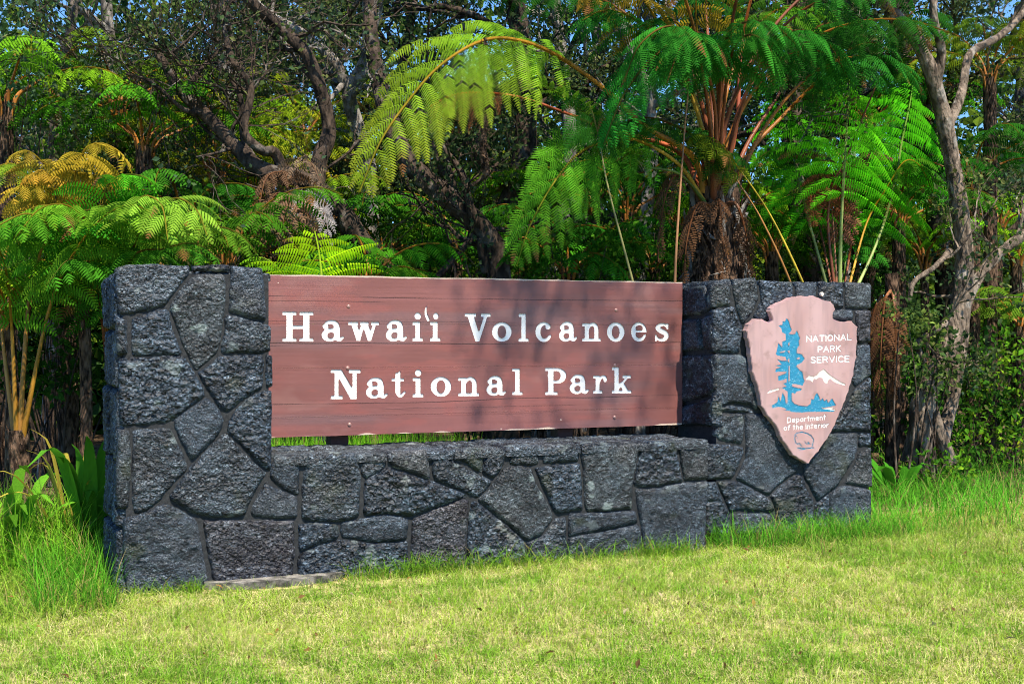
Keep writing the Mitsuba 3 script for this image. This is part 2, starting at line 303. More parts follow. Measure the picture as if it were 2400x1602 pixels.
low = [
    px(C, Y0, (100,190),(300,170),(370,180),(365,285),(250,305),(130,315),(90,280)),
    px(C, Y0, (80,330),(325,320),(340,400),(340,628),(322,648),(220,608),(105,538),(50,480),(60,400)),
    (1, px(C, Y0, (-130,790),(-50,620),(15,512),(60,545),(150,588),(318,656),(330,750),(320,858),(50,862),(-118,842))),
    (2, px(C, Y0, (378,180),(600,170),(835,180),(895,330),(915,500),(905,760),(905,838),(800,878),(640,898),(440,893),(358,848),(358,600),(368,420),(395,390),(375,340))),
    px(C, Y0, (912,280),(1135,270),(1147,375),(1100,418),(955,498),(918,450)),
    px(C, Y0, (850,180),(1160,170),(1160,255),(900,260),(850,245)),
    (2, px(C, Y0, (1178,180),(1420,140),(1545,130),(1552,250),(1567,478),(1535,498),(1350,428),(1205,382),(1178,330))),
    (1, px(C, Y0, (950,490),(1090,415),(1170,385),(1225,398),(1360,438),(1568,505),(1612,512),(1832,602),(1945,655),(1842,682),(1582,775),(1440,828),(1380,847),(1260,832),(1130,818),(980,842),(935,805),(938,600))),
    (1, px(C, Y0, (322,912),(480,893),(697,912),(717,1000),(695,1047),(560,1098),(345,1178),(322,1155))),
    (1, px(C, Y0, (728,893),(960,853),(1150,822),(1280,842),(1368,862),(1358,1000),(1348,1057),(1240,1082),(980,1088),(850,1062),(735,1048),(712,960))),
    (1, px(C, Y0, (322,1195),(540,1102),(700,1062),(850,1068),(980,1093),(1250,1084),(1358,1072),(1363,1250),(1360,1480),(1000,1540),(600,1560),(325,1560),(312,1300))),
    (3, px(Dd, Y0, (-122,948),(-40,915),(60,865),(240,785),(330,762),(415,765),(408,860),(398,1060),(378,1230),(370,1420),(0,1480),(-128,1480),(-142,1200))),
    px(Dd, Y0, (20,200),(178,190),(172,298),(25,330)),
    px(Dd, Y0, (60,362),(170,332),(205,365),(400,474),(605,575),(628,600),(565,685),(490,752),(450,742),(300,668),(85,597),(57,480)),
    (2, px(Dd, Y0, (182,215),(400,200),(568,210),(566,300),(546,400),(536,508),(480,498),(380,428),(195,350),(178,300))),
    (1, px(Dd, Y0, (574,315),(747,305),(752,424),(697,495),(643,562),(536,526),(540,440))),
    px(Dd, Y0, (582,215),(700,190),(777,195),(777,303),(592,306)),
    (2, px(Dd, Y0, (782,200),(1067,195),(1072,330),(1067,432),(950,448),(795,438),(777,350))),
    px(Dd, Y0, (1097,302),(1437,284),(1443,405),(1300,422),(1102,423)), px(Dd, Y0, (1082,195),(1437,170),(1442,272),(1092,288)),
    (1, px(Dd, Y0, (1018,462),(1420,420),(1452,425),(1473,600),(1478,858),(1330,892),(1212,898),(1172,822),(1092,640))),
    (2, px(Dd, Y0, (732,455),(900,445),(997,474),(1047,618),(1127,758),(1198,898),(1187,965),(1095,1097),(960,1150),(875,1097),(755,987),(533,806),(492,770),(573,690),(673,560))),
    (1, px(Dd, Y0, (432,782),(490,784),(563,844),(747,986),(867,1096),(930,1160),(960,1400),(600,1420),(384,1400),(394,1060),(412,880))),
    px(Dd, Y0, (1212,932),(1322,922),(1333,1200),(1340,1400),(980,1400),(945,1165),(1095,1110),(1185,985)),
    (2, px(E, Y0, (12,230),(577,210),(567,400),(527,600),(507,720),(497,937),(300,957),(68,962),(52,900),(37,600),(17,400))),
    (1, px(E, Y0, (592,215),(897,205),(907,300),(937,450),(982,677),(840,702),(720,727),(535,728),(512,690),(552,500),(582,350))),
    (2, px(E, Y0, (912,200),(1240,185),(1275,235),(1275,655),(990,672),(953,480),(922,300))),
    (1, px(E, Y0, (532,745),(720,735),(980,684),(1270,667),(1200,900),(1190,1400),(900,1400),(625,1400),(582,1100),(542,900))),
    px(E, Y0, (-97,972),(60,970),(490,945),(537,955),(557,1062),(200,1147),(0,1172),(-102,1196)),
    px(E, Y0, (-102,1205),(10,1175),(200,1150),(563,1072),(600,1200),(617,1400),(-102,1420))]
right = [
    (2, px(F, Y1, (312,108),(400,82),(510,82),(514,200),(507,305),(430,322),(322,328),(312,220))),
    px(F, Y1, (522,55),(745,40),(757,120),(767,250),(706,373),(620,482),(592,440),(552,320),(528,180)),
    px(F, Y1, (335,340),(540,305),(566,370),(617,470),(645,560),(606,640),(592,748),(400,752),(335,742)),
    (1, px(F, Y1, (342,762),(590,762),(655,784),(697,918),(747,1058),(787,1200),(747,1297),(690,1250),(620,1232),(500,1222),(357,1262),(352,1000))),
    px(F, Y1, (352,1270),(500,1236),(620,1248),(690,1275),(740,1310),(400,1302)),
    (1, px(F, Y1, (765,62),(1087,78),(1097,130),(1090,240),(960,280),(880,450),(760,450),(715,410),(787,260))),
    (1, px(F, Y1, (1108,78),(1317,82),(1317,240),(1108,240))), (1, px(F, Y1, (1326,76),(1570,82),(1570,327),(1326,327))),
    (2, px(F, Y1, (1578,80),(1830,92),(1830,332),(1578,332))), (1, px(F, Y1, (1420,345),(1650,340),(1660,447),(1420,447))),
    (3, px(F, Y1, (1668,345),(1826,350),(1820,648),(1696,660),(1680,500))), (1, px(F, Y1, (1560,460),(1672,460),(1690,680),(1640,1000),(1560,1000))),
    (1, px(F, Y1, (1695,672),(1822,666),(1824,960),(1672,1070),(1640,1010))),
    (1, px(F, Y1, (1670,1092),(1822,972),(1824,1492),(1700,1488),(1400,1488),(1600,1205))),
    px(Gg, Y1, (32,282),(305,268),(318,400),(297,567),(180,552),(80,528),(32,480)),
    (1, px(Gg, Y1, (318,272),(478,272),(640,400),(840,640),(832,770),(806,826),(652,938),(540,1048),(427,997),(325,938),(232,892),(322,700),(325,550))),
    px(Gg, Y1, (-60,560),(172,562),(306,594),(316,640),(226,862),(205,886),(-60,902)),
    (1, px(Gg, Y1, (52,912),(232,902),(325,944),(504,1044),(566,1076),(607,1172),(562,1207),(400,1197),(230,1187),(186,1207),(112,1060))),
    px(Gg, Y1, (-60,912),(45,912),(110,1070),(185,1215),(180,1420),(-60,1420)),
    px(Gg, Y1, (194,1212),(565,1212),(617,1320),(600,1420),(200,1420)),
    (1, px(Gg, Y1, (552,1058),(686,924),(820,845),(876,876),(906,980),(966,1100),(968,1420),(640,1420),(602,1160))),
    (1, px(Gg, Y1, (860,790),(880,640),(1080,470),(1120,462),(1378,450),(1378,600),(1346,704),(1246,874),(1205,936),(1184,958),(1000,1108),(943,1000),(914,940),(872,880))),
    px(Gg, Y1, (1384,640),(1508,592),(1518,970),(1400,958),(1252,940),(1354,744))
    , px(Gg, Y1, (1384,462),(1508,454),(1508,587),(1384,594)),
    (1, px(Gg, Y1, (1192,964),(1280,952),(1508,992),(1513,1420),(1300,1420),(1112,1420),(1122,1030))),
    px(Gg, Y1, (975,1120),(1110,1015),(1116,1150),(1105,1420),(975,1420))]
ZB = .632                                       # top of the low base
full = box(-2, -.08, 12, 3)
xr_left = float(at(639, 700, Y0)[0])
xbase = float(at(1664, 1150, Y0)[0])
stones(left, FRONT, clip=full)
stones(low, FRONT, clip=box(-2, -.08, xbase, ZB))
stones(right, RIGHT, clip=full)
# stones of the side faces: left face of the left pillar, inner face of the right pillar
xl_top, xl_bot = float(at(270, 640, Y0)[0]), float(at(290, 1385, Y0)[0])
xl = xl_top
xr = float(at(1676, 720, Y1)[0])
SIDE_L, SIDE_R = Frame((xl + .035, 0, 0), (0, 1, 0), (0, 0, 1), (-1, 0, 0)), Frame((xr + .022, 0, 0), (0, 1, 0), (0, 0, 1), (-1, 0, 0))
def quad(y0, y1, z0, z1, r, j=.015):
    return [(y0 + r.uniform(-j, j), z0 + r.uniform(-j, j)), (y1 + r.uniform(-j, j), z0 + r.uniform(-j, j)), (y1 + r.uniform(-j, j), z1 + r.uniform(-j, j)), (y0 + r.uniform(-j, j), z1 + r.uniform(-j, j))]
r = random.Random(3)
side = []
for z0, z1, ys in [(-.06, .30, (.0, .30, .58)), (.30, .62, (.0, .2, .58)), (.62, .98, (.0, .34, .58)), (.98, 1.26, (.0, .26, .58)), (1.26, 1.545, (.0, .38, .58))]:
    for a, b in zip(ys[:-1], ys[1:]):
        side.append((r.choice([0, 1]), quad(Y0 + a + .03, Y0 + b, z0, z1, r)))
stones(side, SIDE_L, proud=.03)
def sx(*pts): return [tuple(atX(F[0] + x / 4, F[1] + y / 4, xr)[[1, 2]]) for x, y in pts]
def deep(pts, y):                                # carries the far end of an inner-face stone on behind the board
    m = max(p[0] for p in pts)
    return [(y if p[0] > m - .05 else p[0], p[1]) for p in pts]
inner = [deep(sx((60, 118), (230, 112), (290, 340), (200, 390), (60, 412)), YB - .01), sx((245, 112), (318, 118), (322, 335), (305, 335)), sx((208, 412), (330, 355), (338, 728), (234, 718)),
         deep(sx((60, 432), (190, 424), (214, 718), (60, 742)), YB - .01), deep(sx((60, 772), (330, 758), (340, 1100), (300, 1138), (120, 1198), (60, 1228)), YB - .01),
         deep(sx((60, 1258), (130, 1222), (300, 1160), (340, 1120), (345, 1440), (60, 1440)), YB - .01)]
stones([(i % 2, s) for i, s in enumerate(inner)], SIDE_R, proud=.03, clip=box(Y1, ZB + .01, YB, 1.56))
# flat stones along the top of the base
TOP = Frame((0, 0, ZB - .022), (1, 0, 0), (0, 1, 0), (0, 0, 1))
x = xr_left + .01
r = random.Random(8)
caps = []
while x < xbase - .1:
    w = min(r.uniform(.22, .55), xbase - x)
    m = Y0 + r.uniform(.2, .34)
    caps.append((r.choice([0, 2, 2, 0]), [(x, Y0 + .002), (x + w, Y0 + .002), (x + w + r.uniform(-.04, .04), m), (x + r.uniform(-.02, .02), m)]))
    caps.append((r.choice([0, 2, 1]), [(x, m + .004), (x + w, m + .004), (x + w, YB), (x, YB)]))
    x += w
stones(caps, TOP, proud=.020)
for a, b, ya in [(xl + .03, xr_left, Y0), (xr + .02, float(at(2046, 700, Y1)[0]), Y1)]:       # and of the two pillar tops
    tp = Frame((0, 0, 1.54), (1, 0, 0), (0, 1, 0), (0, 0, 1))
    k = 4
    for i in range(k):
        stones([(i % 3, [(a + (b - a) * i / k + .004, ya + .03), (a + (b - a) * (i + 1) / k, ya + .03), (a + (b - a) * (i + 1) / k, YB), (a + (b - a) * i / k + .004, YB)])], tp, proud=.018)
def slab(x0, x1, y0, y1, z0, z1):
    return trimesh.creation.box(bounds=[(x0, y0, z0), (x1, y1, z1)])
def prism(ab, y0, y1):
    g = Polygon(ab).buffer(0)
    m = trimesh.creation.extrude_polygon(g, y1 - y0, engine='earcut')
    v = np.array(m.vertices)
    return trimesh.Trimesh(np.column_stack([v[:, 0], y1 - v[:, 2], v[:, 1]]), m.faces, process=False)
xR = float(at(2046, 700, Y1)[0])
pl_ = prism([(xl + .035, 1.54), (xr_left - .015, 1.54), (xr_left - .015, -.1), (xl_bot + .02, -.1)], Y0 + .0235, YB)
pr_ = slab(xr + .022, xR - .02, Y1 + .0235, YB, -.1, 1.54)
bs_ = slab(xr_left - .014, xbase - .01, Y0 + .0250, YB - .002, -.1, ZB - .022)
core = trimesh.util.concatenate([pl_, pr_, bs_])
put(part(wall, 'mortar_core'), core, 'mat_mortar')
ft0, ft1 = float(at(478, 1375, Y0)[0]), float(at(800, 1375, Y0)[0])
fx = np.linspace(ft0, ft1, 26)
fo = [(a, Y0 - .11 * (0.06 + math.sin(math.pi * min(1, max(0, (a - ft0) / (ft1 - ft0)))) ** .5) + .012 * math.sin(a * 61) + .008 * math.sin(a * 143)) for a in fx]
m = trimesh.creation.extrude_polygon(Polygon(fo + [(ft1, Y0 + .05), (ft0, Y0 + .05)]), .11, engine='earcut')
v_ = np.array(m.vertices)
v_[:, 2] += .012 * (meshkit.fbm(v_ * np.array([9, 9, 0]), 3, 2) - .5)
m = trimesh.Trimesh(v_, m.faces, process=False)
m.apply_translation((0, 0, -.083))
put(part(wall, 'footing'), m, 'mat_concrete')
labels[wall + '__footing'] = {'label': 'pale concrete footing showing at the foot of the wall'}


# ---------------------------------------------------------------- lettering: slab serif letters, capitals one unit tall
def rc(x0, y0, x1, y1): return box(x0, y0, x1, y1)
def spl(pts, n=10):
    p = np.array(pts, float)
    if len(p) < 3: return p
    q = np.vstack([2 * p[0] - p[1], p, 2 * p[-1] - p[-2]])
    out = []
    for i in range(1, len(q) - 2):
        t = np.linspace(0, 1, n, endpoint=False)[:, None]
        a, b, c, d = q[i - 1], q[i], q[i + 1], q[i + 2]
        out.append(.5 * (2 * b + (c - a) * t + (2 * a - 5 * b + 4 * c - d) * t ** 2 + (3 * b - a - 3 * c + d) * t ** 3))
    return np.vstack(out + [p[-1:]])
def ln(pts, w, cap='flat', curve=True):
    return LineString(spl(pts) if curve else pts).buffer(w / 2, cap_style=cap)
def vl(pts, ws):                                 # stroke of changing width
    p = spl(pts)
    w = np.interp(np.linspace(0, 1, len(p)), np.linspace(0, 1, len(ws)), ws)
    return unary_union([LineString([p[i], p[i + 1]]).buffer((w[i] + w[i + 1]) / 4) for i in range(len(p) - 1)])
def el(cx, cy, rx, ry, rot=0): return affinity.rotate(affinity.scale(Point(cx, cy).buffer(1, 24), rx, ry), rot)
def glyph(ch):
    s = .105
    if ch == 'H':
        g = [rc(.13, 0, .335, 1), rc(.695, 0, .90, 1), rc(.2, .43, .8, .535)] + [rc(x0, y, x0 + .46, y + s) for x0 in (0, .57) for y in (0, 1 - s)]
    elif ch == 'V':
        g = [Polygon([(.07, 1), (.31, 1), (.53, .3), (.47, 0), (.40, 0)]), Polygon([(.75, 1), (.88, 1), (.55, 0), (.46, 0), (.47, .12)]), rc(0, 1 - s, .42, 1), rc(.60, 1 - s, .97, 1)]
    elif ch == 'N':
        g = [rc(.13, 0, .26, 1), rc(.75, 0, .89, 1), Polygon([(.12, 1), (.36, 1), (.89, .1), (.89, 0), (.68, 0)]), rc(0, 0, .40, s), rc(0, 1 - s, .3, 1), rc(.62, 1 - s, 1.02, 1)]
    elif ch == 'P':
        b = el(.46, .715, .36, .285).union(rc(.2, .43, .46, 1)).difference(el(.44, .715, .165, .185).union(rc(.2, .53, .44, .9)))
        g = [rc(.12, 0, .325, 1), b, rc(0, 0, .48, s), rc(0, 1 - s, .4, 1)]
    elif ch == 'a':
        bowl = el(.29, .215, .27, .222).difference(el(.335, .205, .125, .112, 12))
        g = [bowl, vl([(.13, .53), (.2, .635), (.36, .665), (.50, .60), (.54, .45)], [.09, .10, .13, .18, .2]), rc(.44, .12, .64, .47), vl([(.54, .2), (.57, .09), (.66, .065), (.74, .13)], [.2, .15, .10, .08]),
             el(.15, .515, .098, .09), vl([(.5, .40), (.38, .40), (.25, .37)], [.09, .09, .1])]
    elif ch == 'w':
        g = [Polygon([(.08, .69), (.26, .69), (.40, .26), (.38, 0), (.28, 0)]), Polygon([(.46, .69), (.56, .69), (.40, 0), (.30, 0), (.34, .2)]), Polygon([(.47, .69), (.63, .69), (.78, .26), (.76, 0), (.66, 0), (.50, .55)]),
             Polygon([(.86, .69), (.96, .69), (.77, 0), (.68, 0), (.72, .2)]), rc(0, .69 - s, .33, .69), rc(.40, .69 - s, .68, .69), rc(.77, .69 - s, 1.04, .69)]
    elif ch in 'il':
        h = 1.0 if ch == 'l' else .69
        g = [rc(.11, 0, .29, h), rc(0, 0, .40, s), rc(.0, h - s, .25, h)]
    elif ch == 'o':
        g = [el(.33, .345, .33, .365).difference(el(.33, .345, .145, .25))]
    elif ch == 'c':
        g = [el(.33, .345, .33, .365).difference(el(.36, .345, .165, .255)).difference(Polygon([(.38, .25), (.8, .12), (.8, .62), (.45, .52), (.38, .42)])), el(.49, .535, .10, .095), vl([(.33, .04), (.48, .08), (.58, .2)], [.1, .1, .07])]
    elif ch == 'e':
        g = [el(.33, .345, .33, .365).difference(el(.345, .48, .155, .13)).difference(Polygon([(.2, .355), (.2, .20), (.26, .12), (.38, .10), (.5, .17), (.56, .25), (.8, .25), (.8, .33), (.5, .33)])), rc(.1, .33, .655, .40)]
    elif ch == 'n':
        g = [rc(.12, 0, .31, .69), rc(0, 0, .42, s), rc(0, .69 - s, .25, .69), vl([(.28, .5), (.38, .63), (.52, .655), (.63, .56), (.65, .42)], [.09, .11, .14, .18, .19]), rc(.555, 0, .745, .45), rc(.46, 0, .85, s)]
    elif ch == 'r':
        g = [rc(.12, 0, .31, .69), rc(0, 0, .44, s), rc(0, .69 - s, .25, .69), vl([(.28, .42), (.36, .59), (.48, .655), (.58, .62)], [.09, .11, .11, .12]), el(.575, .55, .095, .10)]
    elif ch == 's':
        g = [vl([(.50, .56), (.36, .645), (.19, .615), (.115, .50), (.24, .40), (.42, .31), (.47, .18), (.36, .06), (.19, .05), (.06, .14)], [.09, .1, .14, .18, .19, .19, .18, .13, .1, .09]), rc(.47, .47, .55, .69), rc(0, 0, .075, .24)]
    elif ch == 't':
        g = [rc(.14, .14, .33, .9), rc(0, .69 - s, .47, .69), vl([(.235, .22), (.27, .08), (.38, .05), (.50, .17)], [.19, .14, .1, .08]), Polygon([(.14, .6), (.14, .8), (.3, .97), (.33, .97), (.33, .6)])]
    elif ch == 'k':
        g = [rc(.11, 0, .30, 1), rc(0, 0, .40, s), rc(0, 1 - s, .25, 1), Polygon([(.28, .22), (.60, .62), (.72, .62), (.30, .15)]), Polygon([(.33, .38), (.47, .46), (.73, .06), (.5, .06)]), rc(.46, .69 - s, .82, .69), rc(.44, 0, .84, s)]
    elif ch == '.':
        g = [el(.12, .12, .12, .12)]
    elif ch == "'":
        g = [vl([(.10, 1.0), (.06, .75), (.10, .4), (.24, .1)], [.05, .14, .20, .22])]
    g = unary_union(g)
    g = g.buffer(.028).buffer(-.028)
    return g.buffer(-.010).buffer(.016).simplify(.004)
def fit(g, x0, y0, x1, y1, Y):                   # a glyph into the box of its letter on the plane Y (pixels of the photograph)
    p = [at(x, y, Y)[[0, 2]] for x, y in ((x0, y1), (x1, y1), (x0, y0))]
    bx0, by0, bx1, by1 = g.bounds
    W, H = bx1 - bx0, by1 - by0
    ux, uz = (p[1] - p[0]) / W, (p[2] - p[0]) / H
    o = p[0] - ux * bx0 - uz * by0
    return affinity.affine_transform(g, [ux[0], uz[0], ux[1], uz[1], o[0], o[1]])
P1, P2, sc = (600, 600), (1100, 600), 3.1367
LET = [('H', P1, 195, 407, 423, 628), ('a', P1, 483, 468, 648, 628), ('w', P1, 678, 482, 907, 622), ('a', P1, 955, 468, 1112, 627), ('i', P1, 1152, 482, 1228, 625), ('.', P1, 1165, 414, 1215, 466), ("'", P1, 1240, 367, 1278, 478),
       ('i', P1, 1280, 482, 1357, 625), ('.', P1, 1303, 415, 1343, 466), ('V', P1, 1535, 420, 1727, 628), ('o', P2, 168, 485, 313, 628), ('l', P2, 363, 423, 437, 628), ('c', P2, 487, 483, 605, 630), ('a', P2, 660, 480, 795, 628),
       ('n', P2, 830, 486, 968, 627), ('o', P2, 1013, 486, 1143, 629), ('e', P2, 1190, 485, 1305, 628), ('s', P2, 1365, 490, 1468, 628),
       ('N', P1, 550, 832, 770, 1050), ('a', P1, 808, 890, 970, 1046), ('t', P1, 998, 843, 1102, 1037), ('i', P1, 1152, 893, 1232, 1036), ('.', P1, 1168, 832, 1218, 882), ('o', P1, 1285, 885, 1437, 1032), ('n', P1, 1487, 885, 1643, 1028),
       ('a', P1, 1695, 878, 1840, 1026), ('l', P2, 315, 825, 393, 1019), ('P', P2, 557, 820, 715, 1019), ('a', P2, 738, 868, 880, 1013), ('r', P2, 910, 873, 1015, 1010), ('k', P2, 1048, 815, 1193, 1008)]
glyphs = [(ch, fit(glyph(ch), o[0] + x0 / sc, o[1] + y0 / sc, o[0] + x1 / sc, o[1] + y1 / sc, YP)) for ch, o, x0, y0, x1, y1 in LET]
allg = unary_union([g for _, g in glyphs])
def ext(g, y0, y1):                              # polygon in x, z drawn out from y0 to y1
    ms = []
    for q in getattr(g, 'geoms', [g]):
        if q.geom_type != 'Polygon' or q.area < 1e-7: continue
        m = trimesh.creation.extrude_polygon(q, y1 - y0, engine='earcut')
        v = np.array(m.vertices)
        ms.append(trimesh.Trimesh(np.column_stack([v[:, 0], y1 - v[:, 2], v[:, 1]]), m.faces, process=False))
    return trimesh.util.concatenate(ms)
board = thing('sign_board', 'weathered red brown plank sign with white carved letters between the stone pillars', 'sign')
bx0, bx1 = xr_left + .012, float(at(1599, 800, YP)[0])
DEP = .0065
zs = [ZP(600 + v / 3.1367) for v in (133, 496, 826, 1188, 1336)]
zs_r = [float(at(1599, v, YP)[2]) for v in (662, 994)]
zs[0], zs[-1] = (zs[0] + zs_r[0]) / 2, (zs[-1] + zs_r[1]) / 2
for i in range(4):
    zt, zb = zs[i], zs[i + 1]
    xsn = np.linspace(bx0, bx1, 60)
    wob = lambda k: .0045 * (meshkit.fbm(np.column_stack([xsn * 5, xsn * 0 + k * 3.1, xsn * 0]), 3, 2) - .5)
    top = zt + (wob(i) * 1.8 if i == 0 else wob(i + 9) * .25 - .0005)
    bot = zb + (wob(5) if i == 3 else wob(i + 10) * .25 + .0005)
    rect = Polygon(list(zip(xsn, top)) + list(zip(xsn[::-1], bot[::-1])))
    off = (-.0008, .0006, -.0003, .0008)[i]
    pm = trimesh.util.concatenate([ext(rect.difference(allg), YP + off, YP + DEP), ext(rect, YP + DEP, YP + .07)])
    put(part(board, 'plank'), pm, 'mat_board')
for ch, g in glyphs:
    put(part(board, 'letter'), ext(g.buffer(-.0004), YP + DEP - .0015, YP + DEP + .004), 'mat_white')
for o, x, y in [(P1, 680, 370), (P1, 673, 822), (P1, 687, 1237), (P2, 1078, 397), (P2, 1070, 803), (P2, 1068, 1183)]:
    c = at(o[0] + x / sc, o[1] + y / sc, YP)
    m = trimesh.creation.icosphere(3, .0112)
    m.apply_scale((1, .62, 1))
    m.apply_translation((c[0], YP, c[2]))
    put(part(board, 'bolt'), m, 'mat_bolt', smooth=True)
for xx in (785, 1305):
    c = D(xx, 1005, YP + .02)[0]
    put(part(board, 'post'), slab(c - .05, c + .05, YP + .0715, YP + .1715, .02, zs[0] - .06), 'mat_post')

# ---------------------------------------------------------------- the arrowhead emblem
YE = Y1 - .040
hx = lambda x, y: tuple(at(1700 + x / 3.336, 650 + y / 3.336, YE)[[0, 2]])
def hp(*pts): return Polygon([hx(x, y) for x, y in pts]).buffer(0)
OUT = [(552,150),(600,143),(645,147),(690,141),(735,160),(775,178),(825,185),(850,215),(862,250),(845,275),(842,318),(870,335),(920,345),(990,340),(1012,365),(1037,385),(1030,440),(1035,500),(1026,560),(1028,620),(1012,690),(1005,760),(985,820),
       (965,890),(940,960),(915,1020),(885,1085),(860,1150),(830,1205),(800,1260),(760,1310),(730,1360),(690,1400),(655,1452),(640,1455),(580,1420),(530,1390),(500,1345),(450,1275),(430,1240),(415,1190),(375,1130),(330,1080),(280,1000),(275,950),
       (260,880),(235,800),(210,735),(205,660),(195,600),(190,530),(175,470),(165,415),(185,365),(240,322),(290,325),(330,345),(360,350),(375,330),(365,300),(348,265),(355,240),(385,215),(425,195),(470,180),(510,155)]
sco = []
for i, p in enumerate(OUT):                      # chipped edge: a shallow hollow between the points
    q = OUT[(i + 1) % len(OUT)]
    sco.append(p)
    dx, dy = q[0] - p[0], q[1] - p[1]
    for t, k in ((.3, .05), (.65, .06)):
        sco.append((p[0] + dx * t - dy * k, p[1] + dy * t + dx * k))
arrow = hp(*sco)
TREE = hp((480,316),(495,335),(505,365),(510,385),(522,410),(500,440),(522,445),(545,440),(560,410),(572,440),(585,475),(575,500),(580,530),(560,560),(560,590),(600,600),(622,635),(600,665),(555,690),(580,720),(605,740),(610,780),(622,810),(605,845),(560,835),
          (530,830),(520,850),(560,860),(600,868),(590,885),(560,890),(545,910),(530,900),(520,905),(520,960),(540,985),(580,1000),(640,1005),(668,985),(672,945),(690,955),(705,915),(718,900),(735,930),(745,960),(760,940),(775,965),(795,950),(805,980),(835,942),
          (855,980),(870,998),(820,1010),(750,1020),(855,1040),(850,1048),(650,1050),(600,1055),(520,1050),(500,1040),(445,1035),(480,1030),(455,1015),(415,1010),(370,1022),(362,1000),(405,975),(418,922),(432,970),(448,895),(465,930),(475,985),(487,975),(487,890),
          (440,862),(480,850),(450,828),(480,820),(480,790),(455,800),(415,808),(412,770),(470,750),(480,735),(430,735),(390,740),(395,715),(435,700),(388,688),(440,680),(402,635),(440,650),(480,650),(470,620),(410,610),(395,600),(405,560),(415,510),(445,545),
          (445,500),(475,490),(470,440),(445,430),(440,400),(415,375),(445,370),(450,340),(465,345))
TREE = TREE.difference(unary_union([hp((497,690),(505,690),(503,810),(495,810)), hp((490,520),(503,505),(500,535)), hp((430,580),(470,572),(462,585),(432,588)), hp((487,575),(505,568),(503,595)), hp((560,632),(583,622),(580,640),(562,640)), hp((488,650),(500,630),(500,665))]))
SWOOSH = hp((750,1022),(870,1008),(832,1024),(870,1034),(855,1040))
MOUNT = hp((628,795),(655,765),(690,775),(720,760),(735,740),(770,715),(800,745),(830,770),(870,795),(900,815),(940,832),(938,845),(880,828),(850,815),(820,790),(808,800),(798,832),(770,815),(760,785),(735,780),(712,795),(695,790),(685,818),(655,798),(635,800))
SNOW = hp((328,900),(350,880),(385,872),(425,862),(422,875),(380,890),(330,908))
UN = float(np.linalg.norm(np.subtract(hx(600, 700), hx(601, 700))))
def hl(pts, w=9): return LineString([hx(x, y) for x, y in pts]).buffer(w * UN / 2)
BISON = unary_union([hl([(545,1232),(560,1215),(600,1207),(640,1218),(670,1235),(690,1265),(686,1290),(676,1332)], 7), hl([(545,1232),(543,1260),(550,1290),(565,1302),(580,1295),(595,1318)], 7), hl([(622,1280),(630,1297),(652,1300),(646,1283),(664,1303)], 6),
                     hl([(565,1330),(620,1336),(692,1330)], 7), hl([(575,1346),(622,1341)], 6), hl([(553,1240),(560,1238)], 6), hl([(562,1255),(567,1250)], 5)])
SF = {'N': ([[(0,0),(0,1),(.62,0),(.62,1)]], .62), 'A': ([[(0,0),(.34,1),(.68,0)], [(.13,.35),(.55,.35)]], .68), 'T': ([[(0,1),(.6,1)], [(.3,1),(.3,0)]], .6), 'I': ([[(0,0),(0,1)]], 0.0), 'L': ([[(0,1),(0,0),(.48,0)]], .48),
      'O': ([[(.34,0),(.1,.12),(0,.5),(.1,.88),(.34,1),(.58,.88),(.68,.5),(.58,.12),(.34,0)]], .68), 'P': ([[(0,0),(0,1),(.38,1),(.55,.88),(.55,.62),(.38,.48),(0,.48)]], .55), 'R': ([[(0,0),(0,1),(.38,1),(.55,.88),(.55,.65),(.38,.52),(0,.52)], [(.3,.52),(.58,0)]], .58),
      'K': ([[(0,0),(0,1)], [(.56,1),(0,.42)], [(.18,.6),(.58,0)]], .58), 'S': ([[(.52,.85),(.4,.98),(.15,.98),(.02,.82),(.06,.62),(.48,.42),(.54,.2),(.42,.02),(.12,.02),(0,.16)]], .54), 'E': ([[(.5,1),(0,1),(0,0),(.5,0)], [(0,.52),(.42,.52)]], .5),
      'V': ([[(0,1),(.33,0),(.66,1)]], .66), 'C': ([[(.6,.82),(.48,.97),(.28,1),(.08,.85),(0,.5),(.08,.15),(.28,0),(.48,.03),(.6,.18)]], .6), 'D': ([[(0,0),(0,1),(.3,1),(.55,.8),(.6,.5),(.55,.2),(.3,0),(0,0)]], .6),
      'e': ([[(.02,.34),(.46,.36),(.42,.58),(.24,.66),(.06,.56),(0,.33),(.06,.1),(.24,0),(.44,.08)]], .46), 'p': ([[(0,-.3),(0,.66)], [(0,.33),(.06,.58),(.24,.66),(.42,.56),(.46,.33),(.42,.1),(.24,0),(.06,.08),(0,.33)]], .46),
      'a': ([[(.46,.33),(.42,.56),(.24,.66),(.06,.56),(0,.33),(.06,.1),(.24,0),(.42,.1),(.46,.33)], [(.46,.66),(.46,0)]], .46), 'r': ([[(0,0),(0,.66)], [(0,.38),(.1,.58),(.3,.64)]], .3), 't': ([[(.14,1),(.14,0)], [(-.04,.68),(.34,.68)]], .3),
      'm': ([[(0,0),(0,.66)], [(0,.45),(.12,.63),(.26,.63),(.33,.48),(.33,0)], [(.33,.45),(.45,.63),(.6,.63),(.67,.48),(.67,0)]], .67), 'n': ([[(0,0),(0,.66)], [(0,.42),(.12,.62),(.3,.64),(.42,.5),(.42,0)]], .42),
      'o': ([[(.24,0),(.06,.1),(0,.33),(.06,.56),(.24,.66),(.42,.56),(.48,.33),(.42,.1),(.24,0)]], .48), 'f': ([[(.12,0),(.12,.8),(.2,.97),(.36,.98)], [(-.04,.62),(.32,.62)]], .32), 'h': ([[(0,0),(0,1)], [(0,.42),(.12,.62),(.3,.64),(.42,.5),(.42,0)]], .42), 'i': ([[(0,0),(0,.66)]], 0.0)}
